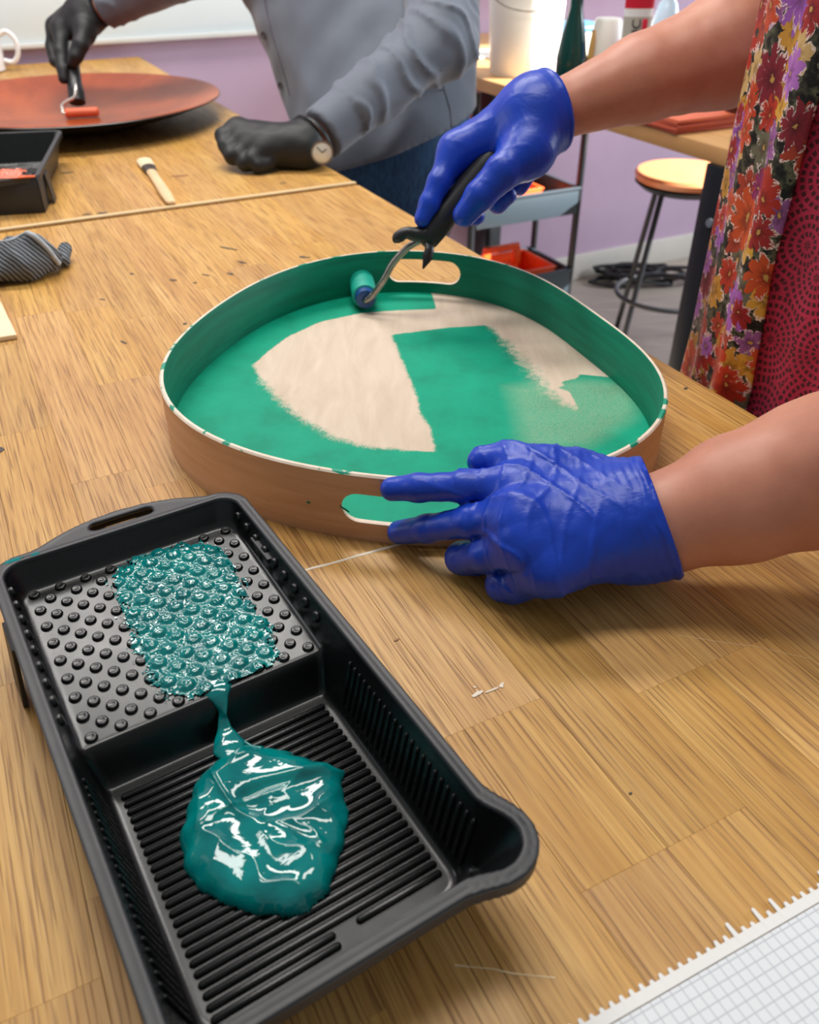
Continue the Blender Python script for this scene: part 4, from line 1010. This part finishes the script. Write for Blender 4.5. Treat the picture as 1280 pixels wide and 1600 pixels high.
# ================================================================== COPPER BOWL, ITS ROLLER, ORANGE TRAY
bc_ = P(112, 152, .047); BR = 0.2915
k = NT('copper_paint'); co = k.obj(); f = k.noise(co, 7, 5, .6, .5)
k.base(k.ramp(f, [(.3, lin((136, 60, 30))), (.6, lin((180, 84, 38))), (.8, lin((200, 106, 52)))])); k.rough(.34); k.b.inputs['Metallic'].default_value = .35; M_COPPER = k.m
bowl = thing('bowl', 'wide shallow bowl, copper inside and black outside', 'bowl', (bc_[0], bc_[1], T))
prof_o = [(.10, .0025), (.14, .006), (.19, .015), (.235, .027), (.27, .039), (BR, .0465)]
lathe('outer_shell', [(0, .001), (.095, .001)] + prof_o + [(BR - .002, .048)], mat('black_enamel', (26, 24, 24), .3), bowl, (bc_[0], bc_[1], T), 72)
lathe('inner_face', [(BR - .0015, .0482)] + [(r - .0035, z + .0025) for r, z in reversed(prof_o)] + [(.05, .004), (0, .0035)], M_COPPER, bowl, (bc_[0], bc_[1], T), 72)
cr = thing('paint_roller', 'small foam roller loaded with copper paint inside the bowl', 'paint roller', P(130, 178, .04))
M_CFOAM = mat('copper_foam', (222, 104, 66), .5, bump=.5, bscale=800, var=.06)
ca_, cb_ = D(102, 177, 1.730), D(158, 174, 1.745); cx_ = (cb_ - ca_) / np.linalg.norm(cb_ - ca_)
pts, rd = along(ca_, cx_, [(0, .007), (.001, .0085), (.004, .0092), (.060, .0092), (.064, .008), (.066, .004)]); tube('foam_sleeve', pts, rd, M_CFOAM, cr, 20)
tube('wire', smooth_path([ca_ + cx_ * .01, ca_ - cx_ * .004, D(98, 172, 1.730), D(97, 165, 1.730), D(105, 158, 1.730), D(116, 152, 1.730), D(118, 142, 1.730), D(119, 132, 1.735)], 5), .0030, mat('pale_wire', (214, 208, 200), .3, .6), cr, 10)
tube('handle', smooth_path([D(121, 160, 1.745), D(119, 145, 1.745), D(116, 128, 1.747), D(113, 100, 1.750), D(112, 70, 1.755)], 5), [.0165, .0165, .0150, .0145, .0120], M_DARKPL, cr, 16)
# second tray
q0, q1 = P(57, 276, .05), P(99, 197, .05); dr = (q1 - q0)[:2]; L_ = np.linalg.norm(dr); dr /= L_
# its bumped end lies towards the camera: local b axis points from far to near
ang2 = math.atan2(-dr[1], -dr[0]); rz2 = ang2 - math.pi / 2
e_a = np.array([math.cos(rz2), math.sin(rz2)]); e_b = np.array([-math.sin(rz2), math.cos(rz2)])
near_c = q0[:2]                                         # corner a = 0 side (right in the picture), b = TL
org = near_c - e_b * TL
# the local a axis must run to the left of the picture
tray2 = make_tray('black plastic paint tray with orange paint beside the bowl', (org[0], org[1], T), rz2)
M_ORANGE = wet('orange_paint', (232, 108, 66), (206, 84, 48))
def ramp_z(b): return 0.0465 - np.clip(0.292 - b, 0, 1) * 0.13
for ch in tray2.children:
    if ch.name.startswith('bump') and abs(ch.rotation_euler[1]) < .1: ch.location.z = float(ramp_z(np.array([ch.location.y]))[0]); ch.rotation_euler = (math.atan(.13), 0, 0)
def lbox(name, c, s, m, M=None):
    bm = bmesh.new(); add_box(bm, c, s, 0, .0006, M); return sharpen(obj(name, bm_mesh(name, bm, m), tray2, False))
lbox('ramp', (.075, .229, .0365), (.138, .130, .0025), M_TRAY, Matrix.Rotation(math.atan(.13), 4, 'X'))
lbox('end_panel', (.075, .3020, .0240), (.146, .0025, .046), M_RIM); lbox('side_panel', (.0005, .255, .0240), (.0025, .094, .046), M_RIM)
p2 = thing('wet_paint', 'orange paint covering the bumps of the far black tray', 'paint', (org[0], org[1], T), rz2)
def of_z(q): return ramp_z(q[:, 1]) + 0.0008 + .0004 * w2(q, NZ2, 120) + dome_z(q) * 1.35
OFP = np.array([(.026, .292), (.030, .20), (.05, .18), (.12, .18), (.138, .20), (.137, .292)])
v, F = heightfield(.02, .14, .165, .292, .0012, of_z, lambda q: poly_sd(q, OFP)[0] + .004 * w2(q, NZ, 90) > 0)
obj('paint_film', mesh_np('paint_film', v, F, M_ORANGE), p2, False)
vs, fs = tube_data([(.002, .3005, .0502), (.04, .3010, .0506), (.08, .3008, .0508), (.13, .3010, .0505)], [.004, .0075, .0075, .005], 10, .3, np.array([0, 0, 1.0])); obj('rim_smear', mesh_np('rim_smear', vs, fs, M_ORANGE), p2, False)
# ================================================================== SMALL THINGS ON THE TABLES
b0, b1 = P(226, 252, .005), P(268, 317, .005); bd = (b1 - b0) / np.linalg.norm(b1 - b0)
br = thing('flat_brush', 'flat bristle brush with pale wooden handle lying on the far table', 'brush', (b0[0], b0[1], T)); LBR = np.linalg.norm(b1 - b0)
upz = np.array([0, 0, 1.0])
tube('handle', [b0 + bd * s for s in np.array([.26, .3, .5, .8, .97, 1.0]) * LBR], [.0075, .0085, .0080, .0088, .0075, .004], mat('pale_handle', (226, 194, 150), .45, var=.06), br, 14, .55, upz)
tube('ferrule', [b0 + bd * s * LBR for s in (.16, .17, .27, .28)], [.0115, .012, .0095, .009], mat('dark_ferrule', (84, 74, 64), .35, .6), br, 14, .5, upz)
tube('bristles', [b0 + bd * s * LBR for s in (-.02, .05, .12, .17)], [.0130, .0130, .0125, .0115], mat('cream_bristle', (228, 208, 172), .8, var=.15, vscale=300), br, 14, .4, upz)
# mug
mc_ = P(-14, 112, 0); mug = thing('mug', 'white ceramic mug with loop handle at the far table end', 'mug', (mc_[0], mc_[1], T)); M_CER = mat('white_ceramic', (236, 234, 236), .15)
lathe('cup', [(0, .001), (.034, .001), (.038, .004), (.041, .05), (.042, .098), (.0405, .1005), (.0385, .098), (.0375, .05), (.034, .01), (0, .008)], M_CER, mug, (mc_[0], mc_[1], T), 40)
hx = np.array([1.0, 0.12, 0]); tube('handle', smooth_path([mc_ + hx * .040 + upz * .084, mc_ + hx * .062 + upz * .092, mc_ + hx * .080 + upz * .072, mc_ + hx * .078 + upz * .040, mc_ + hx * .062 + upz * .022, mc_ + hx * .040 + upz * .026], 5), .0062, M_CER, mug, 12)
# grey knitted rag
k = NT('grey_knit'); co = k.obj(); wv = k.n('ShaderNodeTexWave', wave_type='BANDS', bands_direction='DIAGONAL', i_Scale=85.0, i_Distortion=2.0, i_Detail=1.0); k.put(wv.inputs['Vector'], co)
k.base(k.mix(k.ramp(wv.outputs['Fac'], [(.2, (0, 0, 0)), (.9, (1, 1, 1))]), lin((48, 50, 54)), lin((122, 126, 130)))); k.rough(.95); k.bump(wv.outputs['Fac'], .6, .002); M_KNIT = k.m
M_HEM = mat('knit_hem', (172, 178, 184), .95, var=.15, vscale=200, bump=.6, bscale=900)
rc = P(40, 425, 0); rag = thing('knitted_cloth', 'crumpled grey ribbed knit cloth with pale hem on the near table', 'cloth', (rc[0], rc[1], T))
def ragf(p):
    def at(x, y, z): return P(x, y, z)
    d = ell(p, at(44, 402, .020), (.036, .036, .026)); d = smin(d, ell(p, at(-12, 412, .016), (.055, .045, .022)), .02)
    d = smin(d, cap(p, at(58, 376, .040), at(86, 412, .012), .010, .009), .012); d = np.minimum(d, cap(p, at(96, 405, .010), at(103, 388, .015), .0105, .0115))
    f = np.abs(np.sin(p @ np.array([70, 34, 40], np.float32) + 1.6 * NZ(p, 7)))
    return np.maximum(d + .004 * f + .0006 * NZ2(p, 40), T + .001 - p[:, 2])
lo, hi = P(-80, 430, 0) - .03, P(118, 370, 0) + .08; lo, hi = np.minimum(lo, hi), np.maximum(lo, hi); lo[2] = T - .002; hi[2] = T + .075; lo[1] -= .04
sdf_obj('knit', ragf, lo, hi, .0019, M_KNIT, rag, 1)
def on_rag(x, y):
    a = .6
    for _ in range(160):
        q = D(x, y, a); d = float(ragf(q[None].astype(np.float32))[0])
        if d < .0006: break
        a += max(d * .6, .0005)
    return q
tube('hem', smooth_path([on_rag(x, y) for x, y in ((42, 364), (52, 368), (64, 378), (76, 391), (86, 404), (92, 412))], 4), .0030, M_HEM, rag, 8)
tube('hem', smooth_path([on_rag(x, y) for x, y in ((84, 418), (74, 430), (58, 440), (40, 442), (26, 438), (18, 430), (24, 422), (40, 420))], 4), .0032, M_HEM, rag, 8)
tube('hem', smooth_path([on_rag(x, y) for x, y in ((0, 378), (14, 376), (28, 370), (40, 364))], 4), .0018, M_HEM, rag, 8)
# cream board at the left edge
poly = [P(-60, 470, 0)[:2], P(0, 472, 0)[:2], P(28, 530, 0)[:2], P(-40, 541, 0)[:2]]
recenter(tag(prism('plywood_offcut', poly, T + .0004, T + .005, mat('cream_ply', (240, 218, 180), .6, var=.04), None, .0006), 'cream plywood offcut cut by the left frame edge', 'board'))
blotch('dent', P(0, 703), .004, .004, 0, M_MARKD, near_t, 99)
# graph paper pad torn along its perforation
pa, pb = P(952, 1599.0), P(1280, 1408.0); pd = (pb - pa)[:2]; pd /= np.linalg.norm(pd); pn = np.array([pd[1], -pd[0]])
if pn[1] > 0: pn = -pn
pad = thing('graph_pad', 'white squared paper pad with torn perforated edge at the bottom right', 'paper', (float((pa + pb)[0] / 2), float((pa + pb)[1] / 2), T), math.atan2(pd[1], pd[0]))
k = NT('squared_paper'); co = k.obj(); s_ = k.n('ShaderNodeSeparateXYZ'); k.put(s_.inputs[0], co)
def line(sock, off):
    fr = k.math('ABSOLUTE', k.math('SUBTRACT', k.math('FRACT', k.math('ADD', k.math('DIVIDE', sock, 0.0050), off)), 0.5)); return k.math('LESS_THAN', fr, 0.055)
ln = k.math('MAXIMUM', line(s_.outputs[0], 0.2), line(s_.outputs[1], 0.1)); k.base(k.mix(ln, lin((228, 231, 233)), lin((190, 194, 199)))); k.rough(.6); M_SQ = k.m
M_PAPER = mat('plain_paper', (232, 230, 226), .6)
me = mesh_np('sheet', [(-.16, -.0012, .0004), (.16, -.0012, .0004), (.16, -.20, .0004), (-.16, -.20, .0004), (-.16, -.0012, .0016), (.16, -.0012, .0016), (.16, -.20, .0016), (-.16, -.20, .0016)],
             [(3, 2, 1, 0), (4, 5, 6, 7), (0, 1, 5, 4), (1, 2, 6, 5), (2, 3, 7, 6), (3, 0, 4, 7)], M_SQ, False)
me.flip_normals(); bm = bmesh.new(); bm.from_mesh(me); bmesh.ops.recalc_face_normals(bm, faces=bm.faces); bm.to_mesh(me); bm.free()
obj('sheet', me, pad, False)
edge = [(-.16, -.0006)]; x = -.16; g = random.Random(4); top = []
longt = {round(v, 4) for v in ()}
ii = 0
while x < .158:
    hgt = .0042
    ii += 1
    L2 = .0105 if ii in (35, 38, 40, 46, 47) else .0062 + g.uniform(-.0004, .0006)
    top += [(x, hgt), (x + .0014, hgt), (x + .0018, L2 - .0006), (x + .0025, L2), (x + .0034, L2 - .0004), (x + .0038, hgt)]; x += .0050
top.append((.16, .0042))
bm = bmesh.new(); ol = [(-.16, -.0006)] + top + [(.16, -.0006)]
for a, b in zip(top[:-1], top[1:]):
    if b[0] - a[0] < 1e-6: continue
    lo_ = [bm.verts.new((a[0], -.0006, z)) for z in (.0004, .0013)]; l2 = [bm.verts.new((b[0], -.0006, z)) for z in (.0004, .0013)]; h1_ = [bm.verts.new((a[0], a[1], z)) for z in (.0004, .0011)]; h2_ = [bm.verts.new((b[0], b[1], z)) for z in (.0004, .0011)]
    bm.faces.new((lo_[1], l2[1], h2_[1], h1_[1])); bm.faces.new((h1_[1], h2_[1], h2_[0], h1_[0])); bm.faces.new((lo_[0], l2[0], l2[1], lo_[1]))
bmesh.ops.remove_doubles(bm, verts=bm.verts, dist=1e-6)
obj('torn_strip', bm_mesh('torn_strip', bm, M_PAPER), pad, False)

# ================================================================== SIDE BENCH AND WHAT STANDS THERE
BV0, BV1, BU0, BU1 = 1.25, 1.80, 1.10, 2.85
bench = thing('side_bench', 'wooden topped side bench on black metal legs along the aisle', 'bench', uv((BU0 + BU1) / 2, (BV0 + BV1) / 2, 0), TA)
k = NT('bench_wood'); co = k.obj(); k.base(k.ramp(k.noise(k.scale(co, (3, 60, 3)), 1, 5), [(.3, lin((186, 136, 84))), (.7, lin((210, 164, 110)))])); k.rough(.45); M_BENCH = k.m
box('worktop', uv((BU0 + BU1) / 2, (BV0 + BV1) / 2, T - .015), (BU1 - BU0, BV1 - BV0, .03), M_BENCH, bench, TA, .002)
for u_ in (BU0 + .09, BU1 - .05):
    for v_ in (BV0 + .035, BV1 - .035): box('leg', uv(u_, v_ - (.005 if v_ < 1.5 else 0), (T - .03) / 2), (.08, .07, T - .031), M_BLACKMETAL, bench, TA, .003)
box('rail', uv((BU0 + BU1) / 2, BV1 - .035, T - .06), (BU1 - BU0 - .12, .03, .05), M_BLACKMETAL, bench, TA, .003)
lq = uv(BU0 + .09, BV0 + .035 - .041, T - .13); lathe('bolt', [(0, 0), (.009, 0), (.008, .004), (0, .005)], mat('grey_bolt', (170, 180, 190), .3, .8), bench, lq, 16, Vector((-VV[0], -VV[1], 0)).to_track_quat('Z', 'Y').to_matrix().to_4x4())
def onb(x, y): q = P(x, y, 0); return q
# white bucket
q = uv(2.07, 1.385, T)
bk = thing('bucket', 'white plastic bucket in bright light on the side bench', 'bucket', q)
lathe('pail', [(0, .0), (.082, .0), (.085, .004), (.098, .20), (.106, .205), (.107, .222), (.100, .226), (.096, .222), (.095, .20), (.083, .01), (0, .008)], mat('white_plastic', (240, 240, 234), .35), bk, q, 48)
tube('carry_handle', smooth_path([q + (.106, 0, .205), q + (.075, -.085, .165), q + (0, -.112, .15), q + (-.075, -.085, .165), q + (-.106, 0, .205)], 6), .002, M_STEEL, bk, 8)
# papers
for i, (x, y, ang, s) in enumerate(((800, 138, .3, .2), (850, 128, -.2, .16))):
    q = onb(x, y); u_, v_ = touv(q); v_ = max(v_, BV0 + .12)
    recenter(tag(box('paper_sheet', uv((1.84, 2.42)[i], (1.42, 1.42)[i], T + .002), (s, s * 1.2, .003), M_PAPER, None, TA + ang, .0005), ('white paper lying in front of the bucket on the side bench', 'white paper lying behind the bucket on the side bench')[i], 'paper'))
# green block
q = onb(838, 140); u_, v_ = touv(q); q = uv(1.88, BV0 + .05, T)
recenter(tag(box('sponge', q + (0, 0, .016), (.06, .045, .03), mat('dark_green_sponge', (32, 78, 70), .9, bump=.6, bscale=300), None, TA, .004), 'dark green sponge at the bench edge beside the blue cuff', 'sponge'))
# tall green bottle
q = D(893, 92, 1.86); q = np.array([q[0], q[1], T]); bt = thing('bottle', 'tall slim dark green glass bottle on the side bench', 'bottle', q)
lathe('glass', [(0, 0), (.030, 0), (.033, .004), (.033, .09), (.026, .13), (.014, .18), (.0125, .30), (.014, .303), (.014, .315), (0, .316)], mat('green_glass', (10, 62, 54), .08, spec=.7), bt, q, 32)
# white tub with yellow drip
q = D(948, 62, 1.86); q = np.array([q[0], q[1], T]); tb = thing('squeeze_bottle', 'white squeeze bottle stained with yellow on the side bench', 'bottle', q)
lathe('body', [(0, 0), (.036, 0), (.039, .005), (.038, .09), (.030, .155), (.026, .16), (0, .161)], mat('offwhite_plastic', (236, 232, 222), .4), tb, q, 32)
tube('yellow_drip', [q + (-.034, -.022, .14), q + (-.036, -.023, .10), q + (-.037, -.0215, .05), q + (-.037, -.0215, .02)], [.004, .007, .006, .003], mat('yellow_paint', (226, 186, 110), .4), tb, 8)
# acrylic tube standing on its cap
q = D(992, 66, 1.72); q = np.array([q[0], q[1], T]); tu = thing('paint_tube', 'grey paint tube with red band and black lettering on the side bench', 'paint tube', q)
tv_ = []; N_ = 28
levels = [(0, .013, .013), (.030, .013, .013), (.0305, .020, .020), (.04, .024, .024), (.12, .0275, .019), (.19, .029, .011), (.25, .030, .003), (.27, .030, .0015)]
for z, a_r, b_r in levels:
    for j in range(N_):
        an = 2 * math.pi * j / N_; tv_.append((q[0] + a_r * math.cos(an), q[1] + b_r * math.sin(an), q[2] + z))
ff_ = [(i * N_ + j, i * N_ + (j + 1) % N_, (i + 1) * N_ + (j + 1) % N_, (i + 1) * N_ + j) for i in range(len(levels) - 1) for j in range(N_)] + [tuple(reversed(range(N_))), tuple(range((len(levels) - 1) * N_, len(levels) * N_))]
k = NT('tube_print'); co = k.obj(); s_ = k.n('ShaderNodeSeparateXYZ'); k.put(s_.inputs[0], co); zz = s_.outputs[2]
k.base(k.ramp(k.math('DIVIDE', zz, .27), [(0, lin((30, 30, 32))), (.113, lin((176, 172, 160))), (.66, lin((226, 226, 224))), (.71, lin((198, 22, 50)))], 'CONSTANT')); k.rough(.35)
tbo = obj('tube_body', mesh_np('tube_body', tv_, ff_, k.m), tu); box('red_band', q + (.0120, -.0165, .145), (.010, .002, .060), mat('tube_red', (196, 24, 52), .4), tbo, 0, .0004, Matrix.Rotation(-.13, 4, 'X'))
fc_ = bpy.data.curves.new('lettering', 'FONT'); fc_.body = 'ACRYLIC'; fc_.size = .025; fc_.extrude = .0003; fc_.align_x = 'CENTER'; fc_.align_y = 'CENTER'
to = bpy.data.objects.new('lettering_tmp', fc_); COL.objects.link(to); bpy.context.view_layer.update()
tm = bpy.data.meshes.new_from_object(to.evaluated_get(bpy.context.evaluated_depsgraph_get())); bpy.data.objects.remove(to)
tm.transform(Matrix.Translation(Vector((q[0] - .004, q[1] - .0205, q[2] + .125))) @ Matrix.Rotation(math.pi / 2 - .14, 4, 'X') @ Matrix.Rotation(math.pi / 2, 4, 'Z')); tm.materials.clear(); tm.materials.append(mat('print_black', (24, 24, 26), .5))
obj('lettering', tm, tbo)
# water bottle
q = D(1040, 40, 1.80); q = np.array([q[0], q[1], T]); wb = thing('water_bottle', 'clear plastic bottle with blue wrapper behind the paint tube', 'bottle', q)
lathe('bottle_body', [(0, 0), (.03, 0), (.033, .006), (.033, .10), (.031, .12), (.033, .14), (.02, .19), (.013, .20), (.013, .215), (0, .216)], mat('pale_blue_plastic', (196, 220, 238), .12, spec=.6), wb, q, 28)
lathe('wrapper', [(.0337, .085), (.0337, .135), (.0333, .135), (.0333, .085)], mat('blue_wrapper', (46, 92, 214), .4), wb, q, 28)
lathe('cap', [(.0145, .205), (.0145, .222), (.012, .224), (0, .224)], mat('blue_cap2', (40, 80, 200), .4), wb, q, 20)
# blue-lidded box behind
q = uv(2.28, 1.66, T); bx = thing('storage_box', 'white storage box with blue lid at the back of the bench', 'box', q, TA)
box('tub', q + (0, 0, .035), (.15, .22, .068), mat('box_white', (212, 220, 224), .4), bx, TA, .006); box('lid', q + (0, 0, .075), (.16, .23, .014), mat('box_blue', (62, 118, 168), .4), bx, TA, .004)
# orange sheets and pale offcuts on the near end of the bench
q = onb(1066, 196); u_, v_ = touv(q); base = uv(u_ + .02, max(v_ + .03, BV0 + .115), T)
M_OS = mat('orange_card', (226, 118, 86), .5, var=.05, vscale=12); M_OSD = mat('orange_card_dark', (192, 86, 60), .55, var=.05)
g = random.Random(2)
for i in range(5):
    o = box('orange_board', base + (g.uniform(-.003, .003), g.uniform(-.003, .003), .0035 + i * .0052), (.17, .24, .005), M_OS if i == 4 else M_OSD, None, TA + g.uniform(-.03, .03), .0006)
    recenter(tag(o, ('lowest board of the orange stack on the side bench', 'second lowest board of the orange stack on the side bench', 'middle board of the orange stack on the side bench', 'second highest board of the orange stack on the side bench', 'topmost light orange board of the stack on the side bench')[i], 'board', 'stacked orange boards'))
q = onb(1118, 232); u_, v_ = touv(q); base2 = uv(BU0 + .05, v_ + .055, T); M_PALE = mat('pale_offcut', (206, 178, 122), .6, var=.08)
for i in range(4):
    recenter(tag(box('wood_offcut', base2 + (0, .002 * i, .0035 + i * .0062), (.07, .09, .006), M_PALE, None, TA + .04 * (i % 2), .0006), ('lowest thin wood offcut by the orange boards', 'second lowest thin wood offcut by the orange boards', 'second highest thin wood offcut by the orange boards', 'topmost thin wood offcut by the orange boards')[i], 'offcut', 'thin wood offcuts'))
q = D(1128, 183, 1.56); q = base + np.array([.075, -.045, .0283])
jar = thing('lidded_tin', 'small orange tin with dark band on the orange boards', 'tin', q)
lathe('tin', [(0, 0), (.030, 0), (.031, .003), (.031, .018), (0, .018)], mat('tin_dark', (70, 24, 18), .3), jar, q, 28); lathe('tin_lid', [(.0318, .012), (.0318, .026), (.030, .028), (0, .028)], mat('tin_orange', (226, 84, 48), .35), jar, q, 28)
# ================================================================== STOOL
sz = 0.62; sq = P(1076, 266, sz - T); stl = thing('stool', 'round brown topped stool with black metal legs behind the bench', 'stool', (sq[0], sq[1], 0))
lathe('seat', [(0, sz - .035), (.150, sz - .035), (.163, sz - .028), (.168, sz - .012), (.160, sz - .002), (.145, sz), (0, sz)], mat('stool_tan', (196, 122, 78), .38, var=.06), stl, (sq[0], sq[1], 0), 56)
lathe('seat_pan', [(0, sz - .060), (.14, sz - .056), (.165, sz - .036), (0, sz - .036)], M_BLACKMETAL, stl, (sq[0], sq[1], 0), 56)
for i in range(4):
    a = math.radians(35 + 90 * i); d_ = np.array([math.cos(a), math.sin(a), 0])
    tube('leg', [np.array([sq[0], sq[1], sz - .05]) + d_ * .11, np.array([sq[0], sq[1], .0]) + d_ * .20], .0095, M_BLACKMETAL, stl, 12)
rg = [np.array([sq[0], sq[1], .21]) + .172 * np.array([math.cos(t), math.sin(t), 0]) for t in np.linspace(0, 2 * math.pi, 40)]
tube('foot_ring', rg, .0085, M_BLACKMETAL, stl, 10)
# ================================================================== TROLLEY
tz = (0.26, 0.54, 0.80); tq = D(826, 330, 2.9); tcu, tcv = 2.52, 1.66
trl = thing('utility_trolley', 'black three tier utility trolley under the side bench', 'trolley', uv(tcu, tcv, 0), TA)
M_CART = mat('slate_metal', (44, 54, 62), .4, spec=.5)
TLu, TLv, TH = .26, .40, .085
for z in tz[:2]:
    sh = thing('shelf_tray', None, None, (0, 0, 0)); sh.parent = trl
    for k_ in ('label', 'category'):
        if k_ in sh: del sh[k_]
    bpy.data.objects.remove(sh)
    bm = bmesh.new(); c0_ = uv(tcu, tcv, 0)
    def wb_(du, dv, su, sv, zc, hh): q = uv(tcu + du, tcv + dv, zc); add_box(bm, q, (su, sv, hh), TA, .002)
    wb_(0, 0, TLu, TLv, z - TH + .004, .006)
    for s in (-1, 1): wb_(s * TLu / 2, 0, .006, TLv, z - TH / 2, TH); wb_(0, s * TLv / 2, TLu, .006, z - TH / 2, TH)
    for s in (-1, 1): wb_(s * TLu / 2, 0, .014, TLv + .012, z, .008); wb_(0, s * TLv / 2, TLu, .014, z, .008)
    sharpen(obj('shelf_tray', bm_mesh('shelf_tray', bm, M_CART), trl))
for su in (-1, 1):
    for sv in (-1, 1):
        tube('post', [uv(tcu + su * (TLu / 2 - .012), tcv + sv * (TLv / 2 + .010), .06), uv(tcu + su * (TLu / 2 - .012), tcv + sv * (TLv / 2 + .010), .86)], .012, M_BLACKMETAL, trl, 14)
        cq = uv(tcu + su * (TLu / 2 - .012), tcv + sv * (TLv / 2 + .010), .032); lathe('caster', [(0, -.011), (.026, -.011), (.032, -.007), (.032, .007), (.026, .011), (0, .011)], mat('rubber', (20, 20, 22), .7), trl, cq, 24, Matrix.Rotation(math.pi / 2, 4, 'X'))
def caddy(label, u_, v_, z, du, dv):
    t = thing('caddy', label, 'caddy', uv(u_, v_, z), TA, 'orange caddies on the trolley'); M = mat('orange_plastic', (244, 92, 34), .35); bm = bmesh.new()
    def ab(a, b, su, sv, zc, hh): add_box(bm, uv(u_ + a, v_ + b, z + zc), (su, sv, hh), TA, .002)
    ab(0, 0, du, dv, .003, .005); hh = .085
    for s in (-1, 1): ab(s * du / 2, 0, .004, dv, hh / 2, hh); ab(0, s * dv / 2, du, .004, hh / 2, hh); ab(s * du / 2, 0, .011, dv + .01, hh, .006); ab(0, s * dv / 2, du, .011, hh, .006)
    sharpen(obj('tub', bm_mesh('tub', bm, M), t))
    bm = bmesh.new(); ab(0, 0, .006, dv * .44, .045, .085)
    for s in (-1, 1): ab(0, s * dv * .19, .014, .03, .11, .06)
    ab(0, 0, .014, dv * .44, .145, .022); sharpen(obj('grip', bm_mesh('grip', bm, M), t)); return t
caddy('orange plastic caddy with grip on the lower trolley tier', tcu, tcv - .01, tz[0] - TH + .008, .20, .33)
caddy('orange plastic caddy with grip on the upper trolley tier', tcu, tcv - .05, tz[1] - TH + .008, .20, .24)
# ================================================================== CABLES AT THE SKIRTING
g = random.Random(5); pts = []
c_ = P(975, 432, -T)
for i in range(46):
    a = i * .9; r = .10 + .05 * math.sin(i * 1.7); pts.append(np.array([c_[0] + r * 1.6 * math.cos(a) + i * .002, c_[1] - .08 + r * .5 * math.sin(a), .012 + .05 * abs(math.sin(i * .63)) * (1 if i > 4 else .2)]))
ps = smooth_path(pts, 4); cb = tag(recenter(tube('power_cable', ps, .0075, mat('black_rubber', (26, 26, 28), .5), None, 8)), 'tangled black power cable on the floor by the skirting', 'cable')
